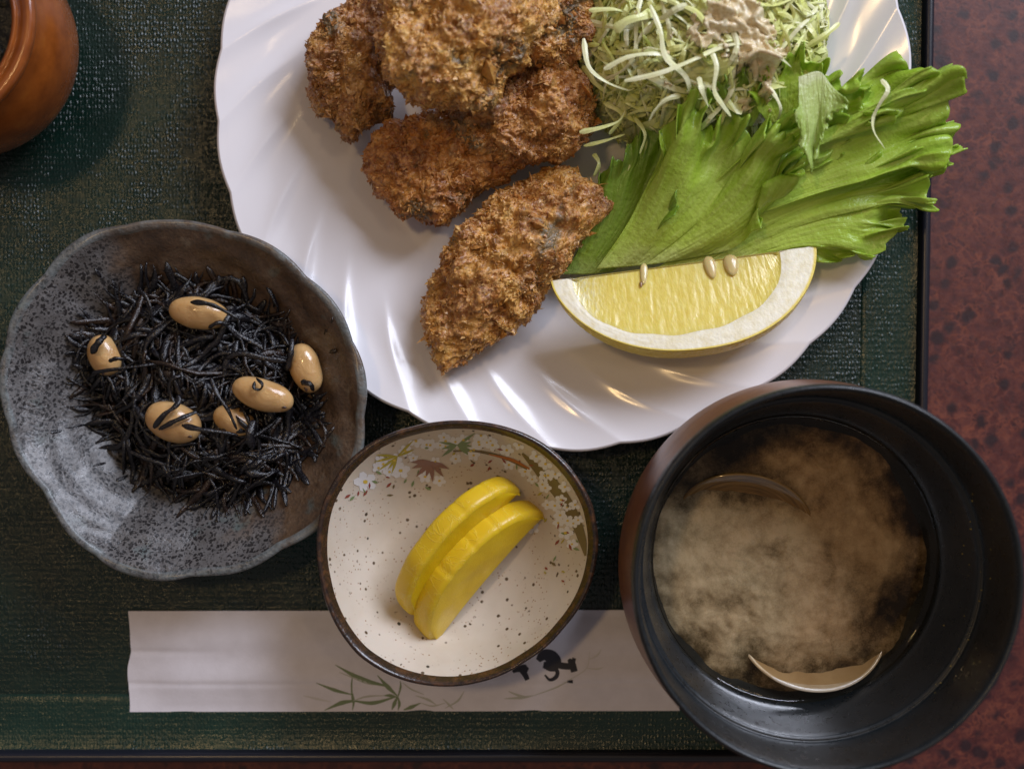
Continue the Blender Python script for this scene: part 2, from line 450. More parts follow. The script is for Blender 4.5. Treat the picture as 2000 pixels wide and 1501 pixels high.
lightc = m.ramp(d, [(.10, (.020, .014, .004)), (.32, (.13, .112, .070)), (.58, (.38, .345, .26)), (.88, (.62, .58, .47))])
warmc = m.ramp(d, [(.10, (.018, .010, .003)), (.32, (.12, .078, .038)), (.58, (.34, .25, .155)), (.88, (.54, .43, .31))])
m.set(color=m.mix(v, lightc, warmc), rough=.7, spec=.2, sss=.3, sssr=(1, .7, .4), ssss=.003)
CLOUD = m.m
m = M('clear_broth')
fr = m.n('ShaderNodeFresnel'); fr.inputs[0].default_value = 1.36
gl = m.n('ShaderNodeBsdfGlossy'); gl.inputs['Roughness'].default_value = .03
tr = m.n('ShaderNodeBsdfTransparent'); tr.inputs[0].default_value = (.95, .88, .76, 1)
bn = m.bump(m.ns(1.2, 2), .02, .3); m.put(gl.inputs['Normal'], bn); m.put(fr.inputs['Normal'], bn)
x = m.n('ShaderNodeMixShader'); m.put(x.inputs[0], fr.outputs[0]); m.put(x.inputs[1], tr.outputs[0]); m.put(x.inputs[2], gl.outputs[0])
m.put(m.out.inputs[0], x.outputs[0])
BROTH = m.m
m = M('clam_shell_brown')
st = m.attr(); u, v, q = m.sep(st)
rg = m.mt('SINE', m.mt('MULTIPLY', v, 260))
m.set(color=m.ramp(m.ns(1.0, 5, .6, co=m.comb(m.mt('MULTIPLY', u, 6), m.mt('MULTIPLY', v, 14), 0.0)), [(.3, (.10, .055, .016)), (.55, (.32, .20, .065)), (.75, (.50, .36, .16))]),
      rough=.22, coat=.6, coatr=.05, normal=m.bump(rg, .010, .6))
SHELLB = m.m
m = M('clam_shell_inside')
m.set(color=m.ramp(m.ns(.8, 4), [(.3, (.30, .20, .10)), (.7, (.44, .33, .19))]), rough=.25, coat=.5, coatr=.05)
SHELLI = m.m
SHELLE = simple('clam_shell_edge', (.62, .55, .44), .18, coat=.5)

# paper and prints
m = M('sleeve_paper')
m.set(color=m.ramp(m.ns(2, 4), [(.3, (.70, .67, .71)), (.7, (.76, .73, .775))]), rough=.55, spec=.3,
      normal=m.bump(m.ns(9, 5, .6), .008, .7))
PAPER = m.m
INK = simple('black_ink', (.022, .022, .032), .6)
BAM = simple('bamboo_green_ink', (.20, .25, .13), .6)
BAML = simple('bamboo_pale_ink', (.47, .47, .40), .6)
BAMX = simple('bamboo_faint_ink', (.62, .60, .58), .6)

# terracotta pot
m = M('amber_glaze')
m.set(color=m.ramp(m.ns(1.2, 5, .6), [(.3, (.20, .048, .007)), (.6, (.31, .082, .012)), (.8, (.40, .13, .02))]), rough=.24, coat=.5, coatr=.06,
      normal=m.bump(m.ns(6, 3), .012, .5))
AMBER = m.m
AMBERD = simple('amber_glaze_dark', (.05, .018, .006), .2, coat=.4)
m = M('dark_pot_contents')
m.set(color=m.ramp(m.ns(4, 4), [(.62, (.004, .004, .003)), (.8, (.06, .05, .008))]), rough=.3, normal=m.bump(m.ns(5, 4), .1, 1))
POTC = m.m

# ------------------------------------------------------------------ table and tray
TZ = -1.1
def slab(name, x0, x1, y0, y1, z0, z1, mat, parent=None, bev=.05, loc=None, rot=0.0, piv=(0, 0)):
    b = bmesh.new(); bmesh.ops.create_cube(b, size=1)
    for v in b.verts:
        v.co = Vector((x0 + (v.co.x + .5) * (x1 - x0), y0 + (v.co.y + .5) * (y1 - y0), z0 + (v.co.z + .5) * (z1 - z0)))
    bmesh.ops.bevel(b, geom=list(b.edges), offset=bev, segments=3, affect='EDGES', profile=.5)
    V = [tuple(v.co) for v in b.verts]; F = [[v.index for v in f.verts] for f in b.faces]; b.free()
    return mesh(name, V, F, mat, parent, smooth=False, loc=loc)
tag(slab('table', -60, 60, -50, 50, TZ - 3, TZ, TABLE, bev=.2), kind='structure')

tray = root('tray', (-4, 6, TZ), 'dark green lacquered serving tray with cloth-like grain and black raised edge under all the dishes', 'tray')
# plan of the tray: right edge runs from (1820,0) to (1797,740); bottom edge along y=1475
def ring(ins, z):
    """corner loop of the tray at a given inset from its outer edge, with rounded corners"""
    x1b, x1t = P(1797, 1480, .2)[0] , P(1797, 1480, .2)[0] + .62
    yb = P(0, 1484, .2)[1]; yt = 24.0; x0 = -27.0
    q = np.array([[x0 + ins, yb + ins], [x1b - ins, yb + ins], [x1t - ins, yt - ins], [x0 + ins, yt - ins]])
    out = []
    r = max(1.2 - ins * .5, .35)
    for k in range(4):
        a, b_, c = q[k - 1], q[k], q[(k + 1) % 4]
        d1 = (a - b_) / np.linalg.norm(a - b_); d2 = (c - b_) / np.linalg.norm(c - b_)
        for t in np.linspace(0, 1, 9):
            p0, p1, p2 = b_ + d1 * r, b_, b_ + d2 * r
            out.append((1 - t) ** 2 * p0 + 2 * t * (1 - t) * p1 + t * t * p2)
    return np.column_stack([np.array(out), np.full(len(out), z)])
def rings(name, prof, mat, cap=False, under=False):
    G = np.stack([ring(i, z) for i, z in prof]); n = G.shape[1]
    F = gridfaces(len(prof), n, False, True, flip=not under).tolist()
    o = mesh(name, G.reshape(-1, 3), F, mat, tray, smooth=True)
    if cap:
        me = mesh(name + '_panel', G[-1], [list(range(n))[::-1] if under else list(range(n))], mat, tray, smooth=False)
    return o
rings('rim', [(.10, TZ + .12), (.0, TZ + .3), (-.02, .35), (.03, .50), (.12, .56), (.24, .56), (.32, .50), (.36, .36), (.40, .24)], TRAYR)
rings('border', [(.38, .235), (.55, .17), (1.2, .115), (2.05, .075), (2.25, .06), (2.32, .00)], TRAYB)
fl = rings('floor', [(2.31, .003), (2.35, .0)], TRAYF, cap=True)
bt = rings('underside', [(.12, TZ + .14), (.3, TZ + .0), (1.5, TZ + .004)], TRAYR, cap=True, under=True)

# ------------------------------------------------------------------ serving plate
pc = P(1101, 192, 2.1); PR = 683 * K * (CAMH - 2.1) / CAMH
NF = 30
plate = root('plate', (pc[0], pc[1], 0), 'large white porcelain plate with swirling fluted rim under the fried oysters and salad', 'plate')
def plate_z(r):
    t = np.clip((r - 7.0) / (PR - 7.0), 0, 1)
    return .42 + 1.55 * t ** 1.45 * (1.0 - .12 * t)
def plate_top(nth=960, nr=150):
    th = np.linspace(0, 2 * math.pi, nth, endpoint=False)[:, None]
    s = np.linspace(0.001, 1, nr)[None, :]
    r = PR * (1 - (1 - s) ** 1.15)
    t = np.clip((r - 7.3) / (PR - 7.3), 0, 1)
    phi = NF * (th + .50 * (1 - t) ** 1.1 + .15) / 2
    scoop = np.clip(np.sqrt(np.sin(phi) ** 2 + .012) / 1.006, 0, 1)
    amp = .135 * sstep(.34, .70, t) * (1 - .80 * sstep(.66, .95, t))
    z = plate_z(r) + amp * (.62 - (1 - (1 - scoop) ** 1.6)) + 0 * th
    rr = r * (1 + .010 * (np.abs(np.sin(phi)) - .6) * sstep(.75, 1, t) + .0025 * np.sin(3 * th + 1) * t)
    return np.stack([pc[0] + rr * np.cos(th), pc[1] + rr * np.sin(th), z], -1)
G = plate_top()
rimo = G[:, -1]
cen = np.array([pc[0], pc[1]])
def lipring(G0, dr, dz):
    d = G0[:, :2] - cen; L = np.linalg.norm(d, axis=1)[:, None]
    return np.column_stack([G0[:, :2] + d / L * dr, G0[:, 2] + dz])
lips = [lipring(rimo, .06, -.02), lipring(rimo, .10, -.08), lipring(rimo, .08, -.16), lipring(rimo, -.02, -.22)]
under = []
for q in np.linspace(0, 1, 14)[1:]:
    d = rimo[:, :2] - cen; f = 1 - q * .42
    zz = np.minimum(rimo[:, 2] - .22, 0) * 0 + (rimo[:, 2] - .24) * (1 - q) ** 1.3 + .16 * (1 - (1 - q) ** 1.3)
    under.append(np.column_stack([cen + d * f, zz]))
d = rimo[:, :2] - cen
foot = [np.column_stack([cen + d * .575, np.full(len(d), .003)]), np.column_stack([cen + d * .555, np.full(len(d), .003)]), np.column_stack([cen + d * .54, np.full(len(d), .18)]), np.column_stack([cen + d * .01, np.full(len(d), .2)])]
top = sheet('well_and_flutes', G, PORC, plate, cu=True)
rm = sheet('rim', np.stack([rimo] + lips, 1), PORC, plate, cu=True)
un = sheet('underside', np.stack([lips[-1]] + under, 1), PORC, plate, cu=True)
sheet('foot_ring', np.stack([under[-1]] + foot, 1), PORC, plate, cu=True)

# ------------------------------------------------------------------ generic bowls
def outline_radius(pts, z, cpx):
    q = np.array([P(a, b, z)[:2] for a, b in pts]); c = P(*cpx, z)[:2]
    d = q - c; th = np.arctan2(d[:, 1], d[:, 0]); r = np.hypot(d[:, 0], d[:, 1])
    o = np.argsort(th); th, r = th[o], r[o]
    T = np.linspace(-math.pi, math.pi, 720, endpoint=False)
    rr = np.interp(T, np.concatenate([th - 2 * math.pi, th, th + 2 * math.pi]), np.concatenate([r, r, r]))
    f = np.fft.rfft(rr); f[50:] = 0; f[26:50] *= np.linspace(1, 0, 24); rr = np.fft.irfft(f, 720)
    return c, lambda t: np.interp(((t + math.pi) % (2 * math.pi)) - math.pi, np.append(T, math.pi), np.append(rr, rr[0]))
def prof(pts, n):
    return spline(np.array(pts, float), n)
def lathe(name, c, Rf, pr, mat, parent, nth=240, disp=None, flip=False):
    th = np.linspace(0, 2 * math.pi, nth, endpoint=False)[:, None]
    f = pr[:, 0][None, :]; z = pr[:, 1][None, :] + 0 * th
    # the wobble of the outline fades towards the middle
    R0 = Rf(th); mean = R0.mean(); r = f * (mean + (R0 - mean) * np.clip(f, 0, 1.2) ** 1.5)
    if disp is not None: r, z = disp(th, r, z, f)
    G = np.stack([c[0] + r * np.cos(th), c[1] + r * np.sin(th), z], -1)
    st = np.stack([th / 6.283 + 0 * f, f + 0 * th, z], -1)
    return sheet(name, G, mat, parent, cu=True, flip=flip, st=st)

# ------------------------------------------------------------------ seaweed dish
out = [(320, 432), (390, 436), (440, 445), (510, 472), (600, 538), (662, 610), (700, 690), (713, 760), (712, 830), (702, 890), (675, 955), (632, 1018), (560, 1070), (470, 1112), (400, 1124),
       (320, 1133), (262, 1122), (205, 1104), (150, 1060), (110, 1005), (80, 960), (40, 900), (18, 850), (4, 780), (0, 710), (22, 628), (58, 565), (110, 503), (180, 455), (250, 434)]
dc, dR = outline_radius(out, 2.9, (357, 784))
dish = root('seaweed_dish', (dc[0], dc[1], 0), 'grey and brown speckled stoneware dish with uneven faceted rim holding black seaweed', 'dish')
def dfac(th, r, z, f):
    k = sstep(.45, .85, f) * (1 - .7 * sstep(.93, 1.0, f))
    a = np.abs(np.sin(6.5 * th + .6 + .5 * np.sin(2 * th)))
    z = z + k * .22 * (np.sqrt(a * a + .03) - .6) * (.7 + .5 * np.sin(3 * th + 1)) + .035 * np.sin(f * 40 + 3 * np.sin(3 * th)) * k + .05 * np.sin(2 * th + 2) * f
    return r * (1 - .004 * k) * (1 + .020 * (np.abs(np.sin(6.5 * th + .6 + .5 * np.sin(2 * th))) - .6) * sstep(.8, 1, f)), z
Din = prof([(.002, .55), (.2, .56), (.4, .66), (.55, .92), (.68, 1.45), (.8, 2.05), (.9, 2.52), (.94, 2.73), (.957, 2.82)], 90)
Drim = prof([(.957, 2.82), (.968, 2.88), (.985, 2.91), (1.0, 2.89), (1.006, 2.82), (1.0, 2.72)], 16)
Dout = prof([(1.0, 2.72), (.93, 2.3), (.82, 1.6), (.68, .9), (.52, .45), (.45, .3), (.44, .003), (.40, .003), (.39, .25), (.01, .3)], 60)
din = lathe('interior', dc, dR, Din, STONE, dish, 420, dfac)
lathe('rim', dc, dR, Drim, STONER, dish, 420, dfac)
lathe('exterior', dc, dR, Dout, STONER, dish, 240, dfac)

# ------------------------------------------------------------------ pickle bowl
out = [(900, 822), (950, 826), (990, 835), (1060, 866), (1120, 922), (1156, 985), (1168, 1060), (1150, 1150), (1100, 1228), (1025, 1293), (930, 1334), (850, 1340), (770, 1322), (700, 1280),
       (650, 1210), (626, 1135), (618, 1065), (630, 985), (668, 915), (725, 865), (805, 834), (850, 825)]
bc, bR = outline_radius(out, 3.5, (893, 1080))
pbowl = root('pickle_bowl', (bc[0], bc[1], 0), 'small cream speckled bowl with brown rim and painted blossoms holding yellow pickles', 'bowl')
Bin = prof([(.002, .60), (.18, .61), (.36, .74), (.55, 1.12), (.70, 1.72), (.82, 2.40), (.90, 2.95), (.935, 3.2)], 80)
Brim = prof([(.935, 3.2), (.955, 3.36), (.97, 3.46), (.985, 3.5), (1.0, 3.45), (1.005, 3.34), (.995, 3.2)], 30)
Bout = prof([(.995, 3.2), (.95, 2.6), (.86, 1.8), (.70, 1.0), (.52, .5), (.44, .36), (.43, .003), (.38, .003), (.37, .3), (.01, .35)], 60)
bin_ = lathe('interior', bc, bR, Bin, CREAM, pbowl, 300)
def rimwob(th, r, z, f): return r - .03 * np.sin(9 * th) * (f < .95), z
lathe('rim', bc, bR, Brim, BRIM, pbowl, 300)
lathe('exterior', bc, bR, Bout, BEX, pbowl, 240)

# painted flowers laid on the glaze: brush strokes projected onto the bowl wall
def stroke_onto(bag, bvh, pts, wid, n=8, off=.012):
    p = spline(np.array(pts, float), n) if len(pts) > 2 else np.linspace(pts[0], pts[1], n)
    t = np.linspace(0, 1, n); wd = np.interp(t, np.linspace(0, 1, len(wid)), wid)
    T = np.gradient(p, axis=0); T /= np.linalg.norm(T, axis=1)[:, None] + 1e-9; N = np.column_stack([-T[:, 1], T[:, 0]])
    V = []
    for a in (-1, -.4, .4, 1):
        for k in range(n):
            q = p[k] + N[k] * wd[k] * a / 2
            d = Vector(P(q[0], q[1], 0)) - Vector((0, 0, CAMH))
            h = bvh.ray_cast(Vector((0, 0, CAMH)), d.normalized())
            if h[0] is None: return
            nn = h[1] if h[1].dot(d) < 0 else -h[1]
            V.append(np.array(h[0] + nn * off))
    bag.add(np.array(V), gridfaces(4, n).tolist())
inb = obj_bvh([bin_])
white, yel, red, grn, pur, olive, org, yg = [simple(n_, c_, .25, coat=.4) for n_, c_ in
    [('white_enamel', (.78, .78, .80)), ('yellow_enamel', (.72, .52, .08)), ('red_enamel', (.28, .06, .05)), ('green_enamel', (.20, .28, .13)),
     ('purple_enamel', (.30, .17, .14)), ('olive_enamel', (.16, .12, .065)), ('orange_enamel', (.45, .15, .05)), ('mustard_enamel', (.45, .38, .05))]]
PR_ = {'white': ('blossom_print', white), 'yel': ('blossom_centre', yel), 'red': ('red_leaf_print', red), 'grn': ('green_leaf_print', grn), 'pur': ('maple_leaf_print', pur),
       'olive': ('branch_print', olive), 'org': ('twig_print', org), 'yg': ('grass_print', yg)}
class Direct:
    def __init__(s, k): s.k = k
    def add(s, V, F): mesh(*((PR_[s.k][0],) + (V, F, PR_[s.k][1], pbowl)))
bags = {k: Direct(k) for k in PR_}
def flower(x, y, r, rot=0, sq=1.0):
    petals = Bag()
    for k in range(5):
        a = rot + k * 1.2566
        dx, dy = math.cos(a), math.sin(a) * sq
        stroke_onto(petals, inb, [(x + dx * r * .15, y + dy * r * .15), (x + dx * r * .6, y + dy * r * .6), (x + dx * r, y + dy * r)], [r * .3, r * .75, r * .35], 5, .012)
    if not petals.n: return
    f = petals.build('blossom_print', white, pbowl)
    mid = Bag(); stroke_onto(mid, inb, [(x - r * .18, y), (x + r * .18, y)], [r * .2, r * .36, r * .2], 4, .02)
    if mid.n:
        c = mid.build('blossom_centre', yel, pbowl); c.parent = f
def leaf(b, x, y, ln, a, wd, off=.016):
    stroke_onto(bags[b], inb, [(x, y), (x + math.cos(a) * ln * .5, y + math.sin(a) * ln * .5), (x + math.cos(a) * ln, y + math.sin(a) * ln)], [1, wd, .8], 6, off)
stroke_onto(bags['olive'], inb, [(1020, 885), (1060, 925), (1095, 965), (1122, 1010), (1138, 1055), (1144, 1085)], [4, 22, 26, 22, 16, 4], 22, .009)
stroke_onto(bags['olive'], inb, [(885, 880), (930, 880), (985, 893), (1030, 915)], [3, 5, 6, 4], 16, .014)
stroke_onto(bags['org'], inb, [(955, 886), (1000, 897), (1035, 915)], [2, 6, 3], 10, .018)
rf = random.Random(5)
for x, y, r_ in [(713, 940, 19), (782, 918, 16), (770, 898, 13), (748, 905, 12), (830, 930, 12), (858, 938, 11), (812, 860, 13), (840, 868, 12), (870, 860, 12), (905, 858, 11), (935, 862, 12),
                 (962, 868, 12), (990, 878, 12), (1014, 868, 10), (1048, 890, 12), (1066, 905, 12), (1085, 925, 10), (1104, 950, 11), (1124, 985, 10), (1130, 1015, 9), (925, 888, 11), (890, 895, 10),
                 (1096, 975, 10), (1108, 990, 8), (1060, 945, 10), (1040, 935, 9), (1105, 1040, 13), (1118, 1062, 10), (1070, 985, 10), (1040, 1030, 12), (850, 900, 9)]:
    flower(x, y, r_ * 1.2, rf.random() * 3, .85)
for k in range(26):
    a = rf.uniform(-2.35, -.2); q = rf.uniform(205, 240); flower(893 + q * math.cos(a), 1085 + q * math.sin(a), rf.uniform(10, 14), rf.random() * 3, .8)
for a in (2.5, 2.9, 3.2, 3.6, 1.9, 2.2, 5.9, 5.5): leaf('yg', 776, 890, rf.uniform(30, 48), a, 6)
for a in (2.35, 1.9, 1.5, 2.8, .9, .4, 3.1): leaf('pur', 842, 900, rf.uniform(26, 44), a, 11)
for a in (.1, .4, .75, 2.9, 2.5, 3.3, -.2, 5.7): leaf('grn', 893, 868, rf.uniform(22, 42), a, 7)
for k in range(46):
    a = rf.uniform(-2.6, -.1) if k < 34 else rf.uniform(-.9, .25)
    rr_ = rf.uniform(170, 236); x, y = 893 + rr_ * math.cos(a), 1085 + rr_ * .98 * math.sin(a)
    leaf(rf.choice(['grn', 'grn', 'red', 'red', 'yg', 'olive']), x, y, rf.uniform(6, 13), rf.random() * 6, rf.uniform(3, 6))
for x, y, b, a in [(684, 965, 'red', 2.6), (692, 968, 'grn', 2.4), (717, 957, 'red', 2.2), (764, 942, 'red', 2.4), (738, 942, 'grn', 3.4), (745, 925, 'grn', 3.6), (808, 938, 'grn', 1.9), (830, 950, 'grn', .5), (1096, 1040, 'grn', .2), (1112, 1062, 'red', 1.2), (1120, 1070, 'grn', .3)]:
    leaf(b, x, y, 13, a, 6)

# yellow pickles: thick half-moon slices leaning over
def pickle(A, B_, z0, ht, th, tilt, label, seed):
    a = P(*A, z0); b = P(*B_, z0); mid = (a + b) / 2; L = np.linalg.norm(b - a) / 2
    ex = (b - a) / (2 * L); side = np.array([ex[1], -ex[0], 0])      # towards lower right
    if side[0] < 0: side = -side
    up = -side * math.sin(tilt) + np.array([0, 0, 1.]) * math.cos(tilt)
    nn = side * math.cos(tilt) + np.array([0, 0, 1.]) * math.sin(tilt)
    r0 = root('pickled_radish_slice', mid, label, 'pickle', 'yellow pickle slices in the small bowl')
    n = 90; s = np.linspace(0, math.pi, n)
    ax = -np.cos(s); ay = np.sin(s) ** .95
    rng = 1 + .022 * noise(np.column_stack([s * 3, s * 0, s * 0 + seed]), seed)
    notch = sum(-.032 * np.exp(-((s - q) / .022) ** 2) for q in ([.95, 1.32, 1.75] if seed < 2 else [.7, 1.15]))
    X = L * ax * rng; Y = ht * ay * (rng + notch) + .10 * np.sin(s * 0)
    Yb = .30 * np.sin(s)                                             # concave underside
    def ringp(k, q):  # q shrinks for rounded edges
        return mid[None] + ex[None] * (X * q)[:, None] + up[None] * (Y * q)[:, None] + nn[None] * k
    ks = [(-th / 2, .93), (-th / 2 + .05, .975), (-th / 2 + .13, .995), (-th / 4, 1.0), (0, 1.004), (th / 4, 1.0), (th / 2 - .13, .995), (th / 2 - .05, .975), (th / 2, .93)]
    G = np.stack([ringp(k, q) for k, q in ks], 1)
    st = np.stack([np.repeat(s[:, None] / math.pi, len(ks), 1), np.repeat(np.linspace(0, 1, len(ks))[None], n, 0), np.full((n, len(ks)), float(seed))], -1)
    sheet('skin', G, PICKS, r0, st=st, flip=True)
    for nm, k, sg in (('front_face', th / 2, 1), ('back_face', -th / 2, -1)):
        fr = np.linspace(1, 0, 22)
        base = mid[None] + ex[None] * (X * .96)[:, None] + up[None] * Yb[:, None] + nn[None] * k
        outr = ringp(k, .93)
        G = np.stack([base * (1 - f) + outr * f for f in fr], 1)
        bul = .05 * noise(G * .9, seed) * np.sin(np.linspace(0, math.pi, 22))[None] ; G = G + nn * sg * (bul + .04 * np.sin(np.linspace(0, math.pi, 22))[None])[..., None]
        sheet(nm, G, PICK, r0, flip=(sg > 0))
    fr = np.linspace(0, 1, 5)
    p0 = mid[None] + ex[None] * (X * .96)[:, None] + up[None] * Yb[:, None]
    sheet('underside', np.stack([p0 + nn[None] * (th / 2 - th * f) for f in fr], 1), PICK, r0)
pickle((1050, 992), (836, 1245), 1.3, 2.2, .90, .62, 'front yellow pickled radish slice, cut face showing, overlapping the other slice', 1)
pickle((1005, 945), (795, 1190), 1.7, 2.0, .80, .56, 'rear yellow pickled radish slice, mostly behind the other slice near the painted blossoms', 2.5)

# ------------------------------------------------------------------ soup bowl
SBZ = 7.0
sbc = P(1620, 1134, SBZ); SR = 385 * K * (CAMH - SBZ) / CAMH
sbowl = root('soup_bowl', (sbc[0], sbc[1], 0), 'deep round lacquer soup bowl, black inside and red-brown outside, filled with cloudy miso soup', 'bowl')
one = lambda t: SR + 0 * t
Sin = prof([(.002, .7), (.4, .72), (.62, 1.0), (.75, 1.6), (.815, 2.2), (.85, 3.0), (.88, 3.9), (.90, 4.5), (.912, 4.62), (.935, 4.75), (.947, 5.6), (.955, 6.5), (.96, 6.8)], 140)
Srim = prof([(.96, 6.8), (.966, 6.93), (.98, 7.0), (.994, 6.94), (1.0, 6.8), (1.0, 6.5)], 24)
Sout = prof([(1.0, 6.5), (1.012, 5.6), (1.022, 4.6), (1.02, 3.4), (.975, 2.2), (.85, 1.25), (.66, .75), (.5, .62), (.485, .5), (.485, .003), (.44, .003), (.43, .5), (.01, .55)], 90)
lathe('interior', sbc, one, Sin, BLACK, sbowl, 300)
lathe('rim', sbc, one, Srim, BLACK, sbowl, 300)
lathe('exterior', sbc, one, Sout, RBL, sbowl, 300)

SOUPZ = 2.25
SOR = .8165 * SR
soup = root('miso_soup', (sbc[0], sbc[1], 1.0), 'cloudy brown miso soup filling the lower part of the black lacquer bowl', 'soup')
# drifting miso under a clear surface
n = 260
th = np.linspace(0, 2 * math.pi, n, endpoint=False)[:, None]; rr = (np.linspace(.002, 1, 120) * (SOR - .02))[None]
X = sbc[0] + rr * np.cos(th); Y = sbc[1] + rr * np.sin(th)
def soft(px, py, rx, ry, rot=0):
    c = P(px, py, 1.7); dx, dy = X - c[0], Y - c[1]; a = math.radians(rot)
    u = dx * math.cos(a) + dy * math.sin(a); v = -dx * math.sin(a) + dy * math.cos(a)
    return np.exp(-((u / (rx * K)) ** 2 + (v / (ry * K)) ** 2))
den = .33 + .10 * soft(1590, 1240, 125, 55) + .55 * soft(1400, 1120, 130, 130) + .38 * soft(1500, 1010, 170, 90) + .42 * soft(1650, 980, 130, 130) + .40 * soft(1600, 1140, 180, 110) + .36 * soft(1560, 1250, 150, 90) + .35 * soft(1320, 1050, 60, 120) \
    + .22 * soft(1500, 900, 200, 50) + .3 * soft(1700, 1080, 80, 80) + .30 * soft(1370, 1270, 60, 60) - .30 * soft(1760, 960, 50, 60) - .35 * soft(1350, 1270, 60, 40, 40) - .30 * soft(1470, 1090, 60, 28, 20) - .25 * soft(1440, 1180, 50, 25, -10) - .28 * soft(1620, 1070, 40, 60, 30) - .3 * soft(1740, 1180, 60, 40) - .25 * soft(1420, 880, 60, 40) - .30 * soft(1480, 960, 110, 26, -12)
den = np.clip(den * 1.0 + .16 * fbm(np.stack([X * .8, Y * .8, X * 0], -1), 4), 0, 1.1)
Z = 1.38 + .74 * np.clip(den, 0, 1) + .035 * fbm(np.stack([X * 2.2, Y * 2.2, X * 0], -1), 5, 3)
Z = np.minimum(Z, SOUPZ - .12)

wv = np.clip(.12 + .9 * soft(1700, 1000, 190, 190) + .7 * soft(1560, 880, 230, 60) + .6 * soft(1620, 1250, 150, 110) + .3 * fbm(np.stack([X * .5, Y * .5, X * 0 + 4], -1), 3), 0, 1)
sheet('miso_cloud', np.stack([X, Y, Z], -1), CLOUD, soup, cu=True, st=np.stack([den * .95, wv, Z], -1), flip=True)
r2 = np.concatenate([np.linspace(.002, .95, 30), np.linspace(.955, 1.0, 12)]) * SOR
th2 = np.linspace(0, 2 * math.pi, 240, endpoint=False)[:, None]
Z2 = SOUPZ + .10 * np.exp(-(SOR - r2) / .07)[None] + 0 * th2
sheet('soup_surface', np.stack([sbc[0] + r2[None] * np.cos(th2), sbc[1] + r2[None] * np.sin(th2), Z2], -1), BROTH, soup, cu=True)

# clam shells: half shells with a real dome, an edge and a hinge
def clam(c, Rm, rx, ry, dep, label, outm, inm, edgem, flipdome=False):
    """shell frame: x across, y from hinge to lip, z along the dome"""
    r0 = root('clam_shell', c, label, 'clam shell')
    n, k = 120, 40
    s = np.linspace(0, 2 * math.pi, n, endpoint=False)[:, None]; f = np.linspace(.01, 1, k)[None]
    out_ = 1 - .10 * np.cos(s + math.pi / 2) * 0 + .06 * np.sin(s) ** 3
    x = rx * f * np.cos(s) * out_; y = ry * (f * np.sin(s) * out_ ) - ry * .35 * (1 - f) 
    z = dep * (1 - f ** 2.2) + .012 * np.sin(f * 60)
    def tr(x, y, z): return np.asarray(c)[None, None] + np.stack([x, y, z + 0 * x], -1) @ np.array(Rm).T
    st = np.stack([s / 6.283 + 0 * f, f + 0 * s, 0 * x], -1)
    A = tr(x, y, z); B2 = tr(x * .95, y * .95, dep * .9 * (1 - f ** 2.2) - .02 + 0 * s)
    sheet('outer_shell', A, outm, r0, cu=True, st=st)
    sheet('inner_shell', B2, inm, r0, cu=True, flip=True, st=st)
    e = np.stack([A[:, -1], A[:, -1] * .6 + B2[:, -1] * .4 + np.array(Rm)[:, 2] * -.08, B2[:, -1]], 1)
    sheet('shell_lip', e, edgem, r0, cu=True)
    return r0
def frame(yaxis, zaxis):
    z = Vector(zaxis).normalized(); y = Vector(yaxis); y = (y - z * y.dot(z)).normalized(); x = y.cross(z)
    return [[x[i], y[i], z[i]] for i in range(3)]
c1 = P(1480, 955, 2.3)
clam((c1[0] - .30, c1[1] - 1.10, 1.68), frame((.30, 1, .56), (.1, .55, -1)), 2.35, 1.75, .6, 'brown clam shell at the upper left of the soup with only its curved edge showing', SHELLB, SHELLB, SHELLB)
c2 = P(1590, 1235, 1.75)
clam((c2[0], c2[1] + .1, 1.34), frame((0, -1, .58), (0, -.55, -1)), 2.6, 2.15, .75, 'large pale clam shell sunk in the soup with its bright lip near the lower edge', SHELLB, SHELLI, SHELLE)
rs = random.Random(3)
bg_ = Bag()
for k in range(26):     # tiny flecks left on the bowl wall and soup
    a = rs.uniform(-.8, .5); f = rs.uniform(.86, .95); zz = np.interp(f, Sin[:, 0], Sin[:, 1])
    p = np.array([sbc[0] + SR * f * math.cos(a), sbc[1] + SR * f * math.sin(a), zz]); r = rs.uniform(.015, .035)
    V, F = tube([p + np.array([-r, 0, 0]), p, p + np.array([r, 0, 0])], [r * .3, r, r * .3], 5); bg_.add(V, F)
tag(bg_.build('broth_flecks', simple('broth_fleck', (.35, .26, .05), .4), sbowl), kind='stuff')

# ------------------------------------------------------------------ chopstick sleeve
sl = root('chopstick_sleeve', P(770, 1295, 0), 'long white paper chopstick sleeve printed with green bamboo and black brush characters', 'chopstick sleeve')
nx, ny = 260, 60
x0, x1 = P(246, 0, .4)[0], P(1330, 0, .4)[0]; y0, y1 = P(0, 1394, .4)[1], P(0, 1196, .4)[1]
ux = np.linspace(0, 1, nx)[:, None]; uy = np.linspace(0, 1, ny)[None]
X = x0 + (x1 - x0) * ux + 0 * uy; Y = y0 + (y1 - y0) * uy + 0 * ux
X = X + .045 * np.sin(uy * 9 + 1) * (1 - sstep(0, .06, ux)) + .07 * np.exp(-((uy - .58) / .10) ** 2) * (1 - sstep(0, .03, ux))
Y = Y + .04 * ux * 1.0
bulge = (np.exp(-((uy - .36) / .20) ** 2) + .8 * np.exp(-((uy - .72) / .17) ** 2))
zt = .10 + .20 * bulge * sstep(0, .1, ux) * (sstep(0, .12, uy) * (1 - sstep(.88, 1, uy))) + .02 * noise(np.stack([X * .5, Y * .8, X * 0], -1)) - .045 * np.exp(-((uy - .60) / .03) ** 2) * (1 - sstep(.0, .22, ux)) \
    - .025 * np.exp(-((uy - .28) / .025) ** 2)
top_ = np.stack([X, Y, zt], -1)
slp = sheet('paper_sleeve', top_, PAPER, sl)
